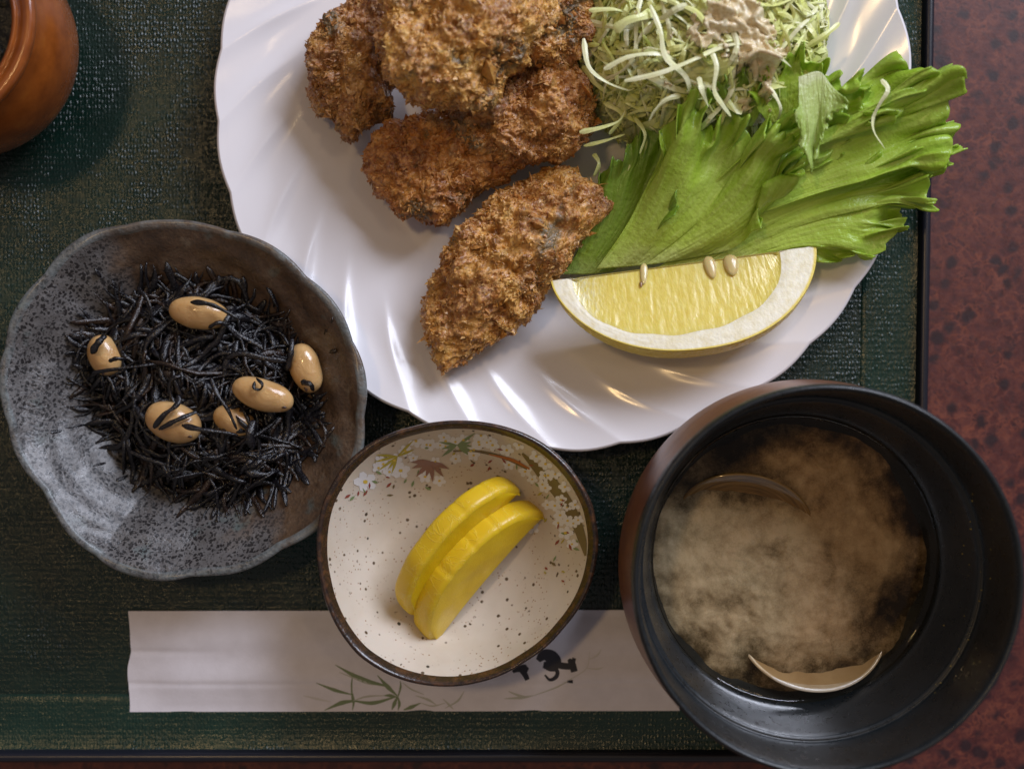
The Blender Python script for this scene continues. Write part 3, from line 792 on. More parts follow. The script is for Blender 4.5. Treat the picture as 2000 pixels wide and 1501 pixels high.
bnd = np.concatenate([top_[:, 0], top_[-1, 1:], top_[::-1, -1][1:], top_[0, ::-1][1:-1]])
low = bnd.copy(); low[:, 2] = .012
cz = bnd.copy(); cz[:, 2] = (bnd[:, 2] + .012) * .5; cz[:, :2] += 0
sheet('paper_edge', np.stack([bnd, cz, low], 1), PAPER, sl, cu=True, flip=True)
mesh('paper_back', low, [list(range(len(low)))[::-1]], PAPER, sl, smooth=False)
slb = obj_bvh([slp])
def Z4(x, y): return (x / 2.4212 + 580, y / 2.4212 + 800)
def ink(bag, pts, wid, n=14, zoomed=True, off=.006):
    stroke_onto(bag, slb, [Z4(*p) for p in pts] if zoomed else pts, wid, n, off)
class Ink:
    def __init__(s, name, mat): s.name, s.mat = name, mat
    def add(s, V, F): mesh(s.name, V, F, s.mat, sl)
ch = Ink('brush_stroke_print', INK)
ink(ch, [(1140, 1185), (1165, 1160), (1200, 1165), (1222, 1190), (1205, 1210), (1165, 1205)], [10, 22, 26, 24, 24, 12], 20)
ink(ch, [(1190, 1195), (1230, 1205), (1280, 1212), (1312, 1205)], [18, 13, 13, 15], 14)
ink(ch, [(1285, 1178), (1300, 1200), (1312, 1238)], [6, 15, 13], 10, off=.009)
ink(ch, [(1300, 1180), (1318, 1184)], [9, 7], 6, off=.012)
ink(ch, [(1212, 1205), (1232, 1240), (1222, 1265), (1195, 1275), (1172, 1252)], [8, 8, 8, 6, 3], 16, off=.010)
ink(ch, [(1278, 1284), (1305, 1284)], [4, 7], 6)
ink(ch, [(1020, 1238), (1045, 1225), (1078, 1222), (1070, 1240)], [6, 12, 16, 10], 12)
ink(ch, [(1060, 1225), (1078, 1250), (1090, 1276)], [12, 11, 9], 10, off=.009)

bb, bl, bx_ = Ink('bamboo_leaf_print', BAM), Ink('bamboo_leaf_print', BAML), Ink('bamboo_leaf_print', BAMX)
for pts, wd in [([(180, 1205), (300, 1270), (440, 1310)], [1, 10, 3]), ([(90, 1290), (180, 1325), (258, 1345)], [1, 7, 2]), ([(130, 1420), (210, 1385), (270, 1375)], [1, 9, 4]), ([(270, 1375), (360, 1385), (470, 1355)], [3, 8, 2]),
                ([(380, 1255), (430, 1310), (475, 1352)], [1, 9, 2]), ([(475, 1355), (460, 1390), (448, 1418)], [3, 8, 1]), ([(262, 1380), (258, 1300), (265, 1240)], [3, 3, 1]), ([(478, 1355), (490, 1310), (488, 1280)], [2, 4, 1]),
                ([(478, 1358), (484, 1390), (478, 1420)], [2, 6, 1]), ([(505, 1418), (540, 1405), (585, 1385)], [2, 8, 1]), ([(410, 1350), (440, 1350), (475, 1358)], [1, 7, 2]), ([(264, 1340), (268, 1380), (262, 1420)], [1, 5, 1])]:
    ink(bb, pts, wd)
for pts, wd in [([(200, 1240), (330, 1290), (400, 1300)], [1, 5, 1]), ([(265, 1375), (330, 1355), (420, 1350)], [1, 4, 1]), ([(585, 1385), (640, 1400), (700, 1385)], [1, 3, 1]), ([(560, 1350), (620, 1370), (660, 1395)], [1, 5, 1]),
                ([(790, 1330), (760, 1375), (700, 1410)], [1, 4, 1]), ([(690, 1365), (720, 1395), (740, 1415)], [1, 4, 1]), ([(500, 1290), (540, 1320), (600, 1345)], [1, 3, 1]), ([(980, 1365), (1060, 1360), (1120, 1350)], [1, 6, 1]),
                ([(1120, 1350), (1230, 1310), (1300, 1270)], [1, 3, 1]), ([(1000, 1330), (1050, 1350), (1100, 1357)], [1, 5, 1])]:
    ink(bl, pts, wd)
for pts, wd in [([(1300, 1270), (1370, 1220), (1385, 1140)], [2, 2, 1]), ([(1370, 1220), (1420, 1225), (1450, 1215)], [1, 4, 1]), ([(1380, 1180), (1420, 1160), (1440, 1130)], [1, 4, 1]), ([(30, 1350), (90, 1365), (160, 1380)], [1, 5, 1]),
                ([(560, 1290), (650, 1260), (720, 1230)], [1, 3, 1])]:
    ink(bx_, pts, wd)

# ------------------------------------------------------------------ amber pot in the corner
ac = P(-166, 30, 6.0)
pot = root('amber_pot', (ac[0], ac[1], 0), 'glossy orange-brown glazed ceramic pot with a ridged lip, cut off at the top left corner', 'pot')
AR = 1.0
oneA = lambda t: 1.0 + 0 * t
lathe('body', ac, oneA, prof([(3.55, 5.4), (3.62, 4.8), (3.78, 4.0), (3.82, 3.0), (3.65, 1.8), (3.1, .9), (2.5, .5), (2.4, .003), (2.2, .003), (.01, .3)], 70), AMBER, pot, 200)
lathe('lip', ac, oneA, prof([(2.82, 5.55), (2.90, 5.72), (3.02, 5.80), (3.10, 5.72), (3.20, 5.82), (3.45, 5.98), (3.62, 5.92), (3.66, 5.7), (3.55, 5.4)], 60), AMBER, pot, 200)
lathe('interior', ac, oneA, prof([(2.82, 5.55), (2.76, 5.2), (2.78, 4.2), (2.7, 3.0)], 20), AMBERD, pot, 200)
pcn = root('pot_contents', (ac[0], ac[1], 4.4), 'dark contents just visible inside the orange-brown pot at the corner', 'food')
th = np.linspace(0, 2 * math.pi, 120, endpoint=False)[:, None]; r_ = np.linspace(.01, 2.74, 40)[None]
Gp = np.stack([ac[0] + r_ * np.cos(th), ac[1] + r_ * np.sin(th), 4.5 + .15 * noise(np.stack([r_ * np.cos(th), r_ * np.sin(th), 0 * r_ * th], -1) * 2)], -1)
sheet('filling', Gp, POTC, pcn, cu=True, flip=True)

# ------------------------------------------------------------------ fried oysters
bmi = bmesh.new(); bmesh.ops.create_icosphere(bmi, subdivisions=7, radius=1)
IV = np.array([v.co[:] for v in bmi.verts]); IF = np.array([[v.index for v in f.verts] for f in bmi.faces]); bmi.free()
oyster_objs = []
def oyster(outline, zc, hup, hdn, cpx, label, seed, ncr, tone=(1, 1, 1), slope=(0, 0), humps=()):
    q = np.array([P(a, b, zc)[:2] for a, b in outline]); c = P(*cpx, zc)[:2]
    q = spline(q, 400, True); d = q - c; th = np.arctan2(d[:, 1], d[:, 0]); r = np.hypot(d[:, 0], d[:, 1]); o = np.argsort(th); th, r = th[o], r[o]
    T = np.arctan2(IV[:, 1], IV[:, 0]); rho = np.hypot(IV[:, 0], IV[:, 1])
    Rr = np.interp(T, np.concatenate([th - 6.28319, th, th + 6.28319]), np.tile(r, 3))
    x = rho * Rr * np.cos(T); y = rho * Rr * np.sin(T)
    z = np.where(IV[:, 2] > 0, np.abs(IV[:, 2]) ** .85 * hup, -np.abs(IV[:, 2]) ** .8 * hdn)
    z = z * (.55 + .45 * np.clip(Rr / Rr.mean(), 0, 1.2)) if False else z
    V = np.column_stack([x, y, z])
    sh = fbm(V * .55, 3, seed); sh2 = fbm(V * 1.3, 3, seed + 5)
    nrm = IV / np.array([Rr.mean(), Rr.mean(), (hup + hdn) / 2]); nrm /= np.linalg.norm(nrm, axis=1)[:, None]
    for hx, hy, hr, ha in humps:
        hp = P(hx, hy, zc + hup)[:2] - c
        V[:, 2] += np.where(IV[:, 2] > -.2, ha * np.exp(-((x - hp[0]) ** 2 + (y - hp[1]) ** 2) / (hr * K) ** 2), 0)
    V[:, 2] += slope[0] * x + slope[1] * y
    c1_, c2_ = cells(V * 3.2, seed); d1, d2 = cells(V * 7.5, seed + 3)
    patch = sstep(-.25, .2, fbm(V * .9, 2, seed + 9))
    ridge = (1 - np.abs(fbm(V * 1.7 + .6 * sh2[:, None], 4, seed + 30))) ** 2
    fold_ = 1 - np.abs(noise(np.column_stack([(V[:, 0] * .5 + V[:, 1] * .85) * .9, (V[:, 1] * .4 - V[:, 0] * .8) * .35, V[:, 2] * .5]) + .25 * sh[:, None], seed + 40)) * 2
    amt = .36 * sh + .20 * sh2 + .16 * (ridge - .6) + .13 * fold_ + (.03 * (c2_ - c1_) + .035 * (.6 - d1)) * (.25 + 1.0 * patch) + .05 * fbm(V * 4, 4, seed + 2) - .14
    amt = amt - .04
    V = V + nrm * amt[:, None]
    W = V + np.array([c[0], c[1], zc])
    r0 = root('fried_oyster', (c[0], c[1], zc - hdn), label, 'fried oyster', 'breaded fried oysters piled on the plate')
    mesh('breading', W, IF, crust('fried_crust', seed, False, tone), r0)
    # loose crumbs standing off the crust
    up = np.where(V[:, 2] > -hdn * .55)[0]
    pick = np.random.default_rng(int(seed * 10)).choice(up, ncr, replace=False); rg = np.random.default_rng(int(seed))
    oc = np.array([[1, 0, 0], [-1, 0, 0], [0, 1, 0], [0, -1, 0], [0, 0, 1], [0, 0, -1.]])
    of = [[0, 2, 4], [2, 1, 4], [1, 3, 4], [3, 0, 4], [2, 0, 5], [1, 2, 5], [3, 1, 5], [0, 3, 5]]
    sz = .016 + .060 * rg.random((ncr, 1, 1)) ** 3.2
    sz = np.where(rg.random((ncr, 1, 1)) < .03, sz * 1.6, sz); keepc = sstep(-.35, .5, fbm(V[pick] * 1.2, 3, seed + 20)); sz = sz * (.60 + .60 * keepc)[:, None, None]; sz = np.minimum(sz, .13)
    stretch = np.exp(rg.normal(0, .55, (ncr, 1, 3)))
    A = rg.normal(size=(ncr, 3, 3)); Q, _ = np.linalg.qr(A)
    off = oc[None] * sz * stretch * (1 + rg.normal(0, .22, (ncr, 6, 1)))
    VV = W[pick][:, None] + nrm[pick][:, None] * sz * .15 + off @ Q
    FF = (np.array(of)[None] + (np.arange(ncr) * 6)[:, None, None]).reshape(-1, 3)
    tag(mesh('crumbs', VV.reshape(-1, 3), FF, crust('fried_crumb', seed, True, tone), r0, smooth=False), kind='stuff')
    return r0
oyster([(648, 20), (700, -20), (760, -30), (790, 60), (775, 150), (765, 215), (725, 240), (690, 290), (658, 275), (650, 235), (610, 200), (596, 150), (606, 90)], 2.0, 1.15, 1.35, (690, 120),
       'dark brown fried oyster at the left of the pile, with a pointed lower end', 1.0, 6500, (.72, .66, .66))
oyster([(722, 290), (760, 235), (850, 205), (950, 215), (1000, 260), (1010, 320), (940, 380), (880, 420), (820, 432), (760, 405), (725, 350)], 1.75, 1.0, 1.2, (865, 318),
       'reddish brown fried oyster with rounded left end, between the top and lowest ones', 2.0, 6500, (.90, .78, .74))
oyster([(880, 220), (960, 170), (1050, 120), (1110, 105), (1150, 150), (1172, 215), (1165, 262), (1110, 300), (1020, 318), (930, 300), (885, 270)], 2.7, 1.0, 1.5, (1030, 215),
       'dark fried oyster touching the shredded cabbage, below the top oyster', 3.0, 6500, (.82, .74, .72), humps=[(1080, 200, 40, .25)])
oyster([(985, 40), (1000, -40), (1060, -80), (1150, -40), (1168, 20), (1155, 80), (1110, 120), (1040, 140)], 3.3, 1.0, 1.6, (1075, 30),
       'golden fried oyster at the upper right of the pile beside the cabbage', 4.0, 5000, (.95, .90, .86))
oyster([(742, 60), (760, -20), (850, -90), (960, -100), (1060, -60), (1095, 0), (1070, 70), (1020, 120), (975, 180), (930, 212), (860, 224), (795, 205), (755, 150)], 4.2, 1.25, 1.5, (905, 60),
       'large light golden fried oyster lying on top of the pile', 5.0, 8500, (1.06, 1.12, 1.15), humps=[(980, 60, 70, .3), (830, 120, 60, .2)])
oyster([(893, 452), (945, 396), (1010, 350), (1080, 330), (1140, 335), (1180, 352), (1200, 385), (1185, 420), (1145, 470), (1098, 520), (1066, 585), (1025, 635), (950, 685), (890, 716), (850, 705), (838, 668), (826, 610), (848, 535)],
       2.0, 1.15, 1.35, (985, 510), 'long golden brown fried oyster lying lowest on the plate next to the lemon', 6.0, 10000, (1.0, 1.0, .98), humps=[(1000, 480, 90, .25), (930, 600, 50, .2)], slope=(.05, .0))

# ------------------------------------------------------------------ lemon wedge
la, lb = P(1076, 548, 2.45), P(1594, 480, 2.45)
lm = (la + lb) / 2; LA = np.linalg.norm(lb - la) / 2; lx = (lb - la) / (2 * LA)
ly = np.cross(lx, [0, 0, 1.]); ly /= np.linalg.norm(ly); ly = ly * math.cos(.34) + np.array([0, 0, 1.]) * math.sin(.34)
lz = np.cross(lx, ly); lz = -lz if lz[2] < 0 else lz                # face normal
LBr = 3.15; WA = math.radians(58)
lem = root('lemon_wedge', (lm[0], lm[1], .6), 'juicy yellow lemon wedge, cut face up with white pith and seeds, leaning by the lettuce', 'lemon wedge')
def lrad(t, b=LBr): return b * np.clip(1 - np.abs(t) ** 2.25, 0, 1) ** .60 * (1 + .04 * t)
t = np.sin(np.linspace(-math.pi / 2, math.pi / 2, 140))[:, None]
wv = np.linspace(0, 1, 40)[None]
dirs = lambda a: ly[None, None] * np.cos(a)[..., None] - lz[None, None] * np.sin(a)[..., None]
rw = lrad(t) + .05 * np.sin(np.minimum(wv * 6, 1) * 1.57) + .018 * noise(np.stack([t * 22 + 0 * wv, wv * 16 + 0 * t, 0 * t * wv], -1))
Gp = lm + lx * (LA * t)[..., None] * np.ones_like(wv)[..., None] + dirs(WA * wv + 0 * t) * rw[..., None]
sheet('peel', Gp, PEEL, lem, flip=True)
# faces: pith band and pulp, in (t, f) with f from axis to rind
def face_pt(tx, rad, a, lift=0.0):
    d = ly * math.cos(a) - lz * math.sin(a); nn = lz * math.cos(a) + ly * math.sin(a)
    if a > .1: nn = -nn
    return lm + lx * tx[..., None] * LA + d * rad[..., None] + nn * lift[..., None]
for side_, a in ((0, 0.0), (1, WA)):
    n = 150; s = np.linspace(0, math.pi, n)[:, None]
    # inner boundary of the pith in face coordinates
    to, ro = -np.cos(s), lrad(-np.cos(s))
    ti, ri = -.060 - .785 * np.cos(s), 2.53 * np.sin(s) ** .82
    ri = ri * (1 + .012 * np.sin(s * 14))
    f = np.linspace(0, 1, 14)[None]
    lift = -.03 * (1 - sstep(.0, .25, f)) + .012 * noise(np.stack([s * 9 + 0 * f, f * 5 + 0 * s, 0 * s * f], -1)) * np.sin(f * 3.14)
    G = face_pt(ti + (to - ti) * f, ri + (ro - ri) * f, a, lift)
    sheet('pith', G, PITH, lem, st=np.stack([s / 3.14 + 0 * f, f + 0 * s, 0 * s * f], -1), flip=(side_ == 0))
    f = np.linspace(0, 1, 50)[None]; n = 220; s = np.linspace(0, math.pi, n)[:, None]
    ti, ri = -.060 - .785 * np.cos(s), 2.53 * np.sin(s) ** .82 * (1 + .012 * np.sin(s * 14))
    tt = ti * (.93 + .07 * f); rr2 = ri * f
    d1, d2 = cells(np.stack([s * 13 + 0 * f, rr2 * .8 + .4 * np.sin(s * 40), 0 * s * f], -1), 4)
    lift = -.03 - .05 * np.sin(f * 3.14) + .014 * (d2 - d1) * sstep(0, .08, f) * (1 - sstep(.93, 1, f))
    G = face_pt(tt + 0 * f, rr2, a, lift)
    sheet('pulp', G, PULP, lem, st=np.stack([s / 3.14 + 0 * f, f + 0 * s, 0 * s * f], -1), flip=(side_ == 0))
def seed(px, py, ln, wd, ang, mat):
    c = face_pt(np.array(0.), np.array(0.), 0, np.array(0.)); tgt = P(px, py, 2.6)
    d = tgt - lm; u = d @ lx; v = d @ ly; c = lm + lx * u + ly * v - lz * .02
    dr = lx * math.cos(ang) + ly * math.sin(ang)
    k = np.linspace(-1, 1, 12); pts = c[None] + dr[None] * (k * ln / 2)[:, None]
    V, F = tube(pts, wd / 2 * np.sqrt(np.clip(1 - np.abs(k) ** 2.4, .02, 1)) * (1 - .25 * k), 12, .5)
    mesh('seed', V, F, mat, lem)
seed(1429, 516, .80, .50, 1.6, SEED); seed(1388, 520, .85, .40, 1.5, SEED); seed(1258, 532, .80, .26, 1.75, SEED); seed(1252, 556, .22, .10, 1.7, SEEDD); seed(1386, 526, .45, .12, 1.5, SEEDD)

# ------------------------------------------------------------------ lettuce
def lettuce(base, edge, zb, ze, label, mat, seed, ruff=.35, fold=.5, nfold=3.0, teeth=.35, cup=0.0, nu=300, nv=90, th=.04, lip=.0, bend=0.0):
    b = spline(np.array([P(x, y, z_) for (x, y), z_ in zip(base, np.linspace(zb[0], zb[1], len(base)))]), nu)
    ez = spline(np.array([[z_, 0] for z_ in ze]), nu)[:, 0] if len(ze) > 1 else np.full(nu, ze[0])
    e2 = np.array([[x, y] for x, y in edge], float); e2 = spline(e2, nu)
    e = np.array([P(x, y, z_) for (x, y), z_ in zip(e2, ez)])
    u = np.linspace(0, 1, nu)[:, None]; v = np.linspace(0, 1, nv)[None]
    # saw teeth along the margin
    tt = np.abs(((u * 34 + 1.6 * noise(np.stack([u * 9, u * 0, u * 0], -1), seed)) % 1) - .35)
    too = teeth * 1.5 * (noise(np.stack([u * 24, u * 0, u * 0 + seed], -1), seed + 2) * .8 - tt * .7 + .2)
    dvec = e - b; L = np.linalg.norm(dvec, axis=1)[:, None]
    G = b[:, None] + dvec[:, None] * (v[..., None]) + (dvec / L)[:, None] * (too * sstep(.86, 1, v))[..., None]
    k = sstep(.30, 1, v)
    zz = fold * np.sin(u * nfold * 6.283 + seed + v * 1.5) * v * (1 - .3 * v)
    zz = zz + cup * (np.abs(u - .5) * 2) ** 2 * v
    pq = np.stack([u * 5.5 + 0 * v, v * 2.4 + 0 * u, 0 * u * v + seed], -1)
    zz = zz + ruff * 1.3 * k ** 1.5 * noise(pq, seed) + ruff * .7 * sstep(.55, 1, v) * noise(pq * 2.5, seed + 1)
    pq2 = np.stack([u * 34 + 0 * v, v * 5 + 0 * u, 0 * u * v + seed], -1)
    zz = zz + ruff * .75 * sstep(.82, 1, v) * noise(pq2 * .8, seed + 3)
    zz = zz + lip * sstep(.82, 1, v) ** 2
    zz = zz + .018 * noise(np.stack([u * 30 + 0 * v, v * 9 + 0 * u, 0 * u * v], -1), seed)
    G[..., 2] += zz
    lat = np.cross(dvec / L, [0, 0, 1.])
    G = G + lat[:, None] * (bend * np.sin(3.14159 * v) * (.4 + .6 * np.sin(u * 3.14)))[..., None]
    G[..., 2] += (fold * .5 * (1 - 2 * np.abs(np.sin(u * 8.5 + 2 * v + seed + .6 * np.sin(v * 5)))) * sstep(.25, .8, v))
    G = G + lat[:, None] * (ruff * 1.0 * k ** 2 * noise(pq * 1.6 + 5, seed + 4))[..., None]
    # frilled margin: tight curls that roll over themselves
    nf = L.mean() * 0 + np.linalg.norm(np.diff(e, axis=0), axis=1).sum() / .75
    ph = u * nf * 6.283 * (1 + .12 * noise(np.stack([u * 4, u * 0, u * 0], -1), seed)) + 2.5 * noise(np.stack([u * 9, u * 0, u * 0], -1), seed + 8)
    am = ruff * .75 * sstep(.72, 1, v) ** 1.3 * (.55 + .6 * np.abs(noise(np.stack([u * 7, u * 0, u * 0], -1), seed + 9)))
    G[..., 2] += am * np.sin(ph) + .5 * am * np.sin(ph * 2.3 + 1)
    G = G + (lat[:, None] * (am * .9 * np.cos(ph))[..., None])
    G = G + (dvec / L)[:, None] * (ruff * .8 * sstep(.75, 1, v) * noise(pq * 2.2 + 9, seed + 6))[..., None]
    # keep the leaf above the plate
    rr_ = np.hypot(G[..., 0] - pc[0], G[..., 1] - pc[1])
    G[..., 2] = np.maximum(G[..., 2], np.where(rr_ < PR + .4, plate_z(rr_) + .25, 1.2))
    o = sheet('lettuce_leaf', G, mat, None, st=np.stack([u + 0 * v, v + 0 * u, 0 * u * v], -1), loc=(b[:, 0].mean(), b[:, 1].mean(), min(zb)))
    solid(o, th, 0)
    return tag(o, label, 'lettuce', 'green leaf lettuce on the right of the plate')

lettuce([(1270, 530), (1350, 520), (1430, 510), (1500, 505)], [(1700, 330), (1760, 310), (1830, 296), (1888, 292), (1862, 322), (1828, 345), (1812, 362), (1832, 396), (1800, 390), (1770, 420), (1756, 455), (1715, 486), (1670, 494), (1620, 502), (1560, 505)],
        (1.9, 2.0), (3.2, 3.3, 3.4, 3.3, 3.0, 2.8, 2.6, 2.4), 'broad bright green lettuce leaf reaching over the plate rim, nearest the lemon tip', LEAF, 1.0, .42, .26, 1.3, .30, bend=-.5)
lettuce([(1400, 450), (1400, 420), (1440, 400), (1480, 380)], [(1850, 310), (1866, 296), (1862, 262), (1894, 236), (1868, 205), (1884, 165), (1868, 146), (1815, 158), (1782, 192), (1748, 235), (1738, 225), (1760, 195), (1792, 170), (1788, 128), (1748, 106), (1738, 140), (1700, 178), (1660, 210), (1620, 215)],
        (2.4, 2.8), (3.9, 4.2, 4.4, 4.3, 4.1, 3.9, 3.6, 3.6), 'tall bright green lettuce leaf with curled toothed tip pointing past the tray edge', LEAF, 2.3, .42, .30, 1.5, .28, bend=-.45)
lettuce([(1165, 525), (1230, 520), (1300, 512), (1420, 490)], [(1300, 285), (1318, 240), (1340, 200), (1382, 195), (1400, 235), (1450, 222), (1478, 262), (1500, 235), (1530, 262), (1570, 270), (1560, 300), (1580, 310), (1545, 345), (1500, 380), (1480, 430)],
        (1.9, 2.2), (4.0, 4.1, 4.2, 4.2, 4.1, 3.8, 3.6, 3.2), 'mid green folded lettuce leaf in front of the cabbage, above the lemon flesh', LEAF, 3.7, .46, .58, 2.3, .32, bend=.5)
lettuce([(1100, 535), (1150, 535), (1195, 530)], [(1150, 420), (1165, 350), (1200, 310), (1240, 270), (1290, 240), (1330, 240), (1350, 290), (1330, 350), (1310, 420)],
        (1.4, 1.5), (2.2, 2.6, 2.9, 3.2, 3.3, 3.3, 3.0), 'darker green lettuce leaf at the left, half under its neighbour and beside the lowest oyster', LEAFD, 5.1, .24, .2, 1.2, .22, bend=.4)
lettuce([(1560, 150), (1600, 140), (1625, 170)], [(1560, 230), (1572, 290), (1584, 326), (1600, 300), (1612, 250), (1645, 215), (1650, 195)],
        (4.7, 4.6), (4.9, 4.8, 4.7, 4.9, 4.9), 'pale narrow lettuce piece smeared with dressing, hanging over the green leaves', LEAFP, 6.2, .14, .12, 1.2, .20, nu=140, nv=50)
lettuce([(1500, 240), (1560, 235), (1620, 250)], [(1470, 205), (1485, 150), (1520, 130), (1560, 95), (1590, 130), (1620, 150), (1655, 170), (1690, 160), (1700, 200), (1690, 240)],
        (3.4, 3.4), (4.3, 4.5, 4.4, 4.2, 4.0, 3.9), 'small crinkled lettuce leaf edge poking out behind the dressing', LEAF, 7.4, .42, .25, 2.8, .34, nu=240, nv=60)
lettuce([(1400, 240), (1440, 250), (1470, 245)], [(1395, 200), (1405, 160), (1440, 142), (1475, 148), (1500, 190)],
        (3.6, 3.6), (4.4, 4.6, 4.5, 4.3), 'small dark green lettuce tip between the cabbage shreds', LEAFD, 8.8, .30, .2, 2.0, .30, nu=160, nv=50)
lettuce([(1330, 400), (1400, 380), (1460, 370)], [(1470, 300), (1500, 262), (1545, 225), (1590, 205), (1640, 215), (1660, 260), (1650, 310)],
        (2.6, 2.7), (3.6, 3.9, 3.9, 3.8, 3.6), 'green lettuce leaf behind, seen between the folded leaf and the tall leaf', LEAF, 9.9, .34, .35, 2.2, .32, nu=240, nv=60)

# ------------------------------------------------------------------ shredded cabbage
cc = P(1375, 40, 3.6)
def cdome(x, y):
    dx, dy = x - cc[0], y - cc[1]
    q = np.clip(1 - (dx / 4.5) ** 2 - (dy / (4.0 if dy < 0 else 4.6)) ** 2, 0, 1)
    return 1.4 + 3.7 * q ** .40
heap = root('shredded_cabbage', (cc[0], cc[1], .8), 'heap of pale shredded cabbage topped with tan sesame dressing, right of the fried oysters', 'cabbage')
rc = random.Random(21)
sbag = Bag(); fills = [Bag() for _ in CAB]
def shred(pts, w_, flat, mi, part, twist):
    n = len(pts); k = np.linspace(0, 1, n)
    if flat == .5: w_ *= .56; flat = .38
    rad = w_ / 2 * np.minimum(1, np.minimum(k, 1 - k) * 9 + .45) * (1 + .22 * np.sin(k * 7 + w_ * 50) + .10 * np.sin(k * 19 + w_ * 90))
    V, F = tube(pts, rad, 4, max(flat, .3) * .62 if w_ < .4 else .07, twist + .785)
    sbag.add(V, F)
    if part: mesh('cabbage_shred', V, F, CAB[mi], heap, smooth=False)
    else: fills[mi].add(V, F)
def rshred(depth, ln, w_, flat, mi, part, a0=None, r0=None):
    a = rc.uniform(0, 6.283) if a0 is None else a0; rr = (rc.random() ** .55 if r0 is None else r0)
    x, y = cc[0] + 4.4 * rr * math.cos(a), cc[1] + 4.2 * rr * math.sin(a)
    d = rc.uniform(0, 6.283); cv = rc.gauss(0, .42); cv2 = rc.gauss(0, .16)
    n = 24; stp = ln / n; pts = []; zo = rc.uniform(-.1, .25); ph = rc.uniform(0, 6)
    for k in range(n):
        z = cdome(x, y) - depth + zo * math.sin(k * .35 + ph) + .10 * math.sin(k * .8 + ph)
        pts.append((x, y, max(z, .9)))
        x += math.cos(d) * stp; y += math.sin(d) * stp; d += cv * stp + cv2 * math.sin(k * .5)
        if math.hypot((x - cc[0]) / 4.6, (y - cc[1]) / 4.3) > 1.0: break
    if len(pts) > 5: shred(np.array(pts), w_, flat, mi, part, rc.gauss(0, 1.0))
for k in range(1500):
    rshred(rc.uniform(.12, 1.1), rc.uniform(2, 5), rc.uniform(.10, .28), .4, rc.choice([1, 2, 2, 3, 2, 1]), False)
for k in range(40):
    rshred(rc.uniform(.05, .35), rc.uniform(1.6, 3.4), rc.uniform(.5, 1.1), .09, rc.choice([2, 1, 2, 1]), True)
for k in range(230):
    rshred(rc.uniform(-.12, .3), rc.uniform(2.2, 6), rc.choice([.08, .10, .12, .14, .18]), rc.choice([.3, .4, .49]), rc.choice([0, 0, 0, 1, 1, 2]), True)
hand = [([(1140, 75), (1150, 130), (1185, 160), (1225, 175), (1240, 172)], .26, 4.0, 0), ([(1270, 10), (1290, 60), (1300, 110), (1340, 150), (1350, 190)], .34, 5.0, 0), ([(1180, 135), (1230, 110), (1290, 105), (1330, 120)], .30, 5.0, 0),
        ([(1220, 158), (1290, 142), (1350, 118), (1400, 95), (1440, 85), (1490, 88)], .32, 5.2, 0), ([(1390, 100), (1400, 130), (1395, 175), (1412, 205), (1428, 226)], .30, 5.1, 0), ([(1365, 150), (1372, 175), (1384, 208)], .36, 4.9, 0),
        ([(1330, 185), (1300, 195), (1280, 215), (1268, 236)], .26, 4.4, 0), ([(1132, 258), (1170, 250), (1205, 238), (1218, 222), (1222, 205)], .26, 3.6, 1), ([(1180, 200), (1215, 225), (1190, 262)], .24, 3.0, 1),
        ([(1722, 155), (1735, 175), (1720, 200), (1706, 230), (1708, 258), (1728, 290)], .30, 4.9, 0), ([(1640, 45), (1610, 70), (1575, 92)], .34, 3.8, 2), ([(1255, 290), (1235, 310), (1228, 340)], .22, 2.6, 1),
        ([(1160, 300), (1170, 320), (1160, 345)], .3, 2.2, 2), ([(1200, 60), (1225, 40), (1260, 30), (1300, 5)], .5, 4.9, 1), ([(1150, 20), (1200, 18), (1240, 30)], .24, 4.4, 1), ([(1450, 120), (1480, 100), (1520, 110), (1545, 130)], .34, 5.2, 0),
        ([(1490, 160), (1510, 180), (1525, 210), (1520, 235)], .26, 4.6, 0), ([(1240, 230), (1260, 262), (1250, 300)], .22, 3.2, 1), ([(1140, 285), (1180, 275), (1220, 262)], .2, 2.8, 1)]
for pts, w_, z_, mi in hand:
    n_ = 18; zz = [z_ + .18 * math.sin(k * 1.3) - (.5 if k == len(pts) - 1 and z_ > 4.5 else 0) for k in range(len(pts))]
    shred(spline(np.array([P(x, y, q) for (x, y), q in zip(pts, zz)]), n_), w_, .5, mi, True, rc.gauss(0, .6))
for mi, f in enumerate(fills):
    if f.n: tag(f.build('cabbage_shreds_beneath', CAB[mi], heap, smooth=False), kind='stuff')

# dressing draped over the shreds
cb = sbag.bvh()
N_ = 190; ax0, ay0 = P(1300, -70, 5)[:2]; ax1, ay1 = P(1590, 225, 5)[:2]
gx = np.linspace(ax0, ax1, N_); gy = np.linspace(ay0, ay1, N_)
H = np.full((N_, N_), np.nan)
for i in range(N_):
    for j in range(N_):
        h = cb.ray_cast(Vector((gx[i], gy[j], 9)), Vector((0, 0, -1)))
        if h[0] is not None: H[i, j] = h[0].z
H = np.where(np.isnan(H), 2.0, H)
for _ in range(7):
    Hp = np.pad(H, 1, mode='edge'); H = np.maximum(H - .045, (Hp[:-2, 1:-1] + Hp[2:, 1:-1] + Hp[1:-1, :-2] + Hp[1:-1, 2:] + H * 2) / 6)
GX, GY = np.meshgrid(gx, gy, indexing='ij')
def blob(px, py, rx, ry):
    c = P(px, py, 5); return np.exp(-(((GX - c[0]) / (rx * K)) ** 2 + ((GY - c[1]) / (ry * K)) ** 2))
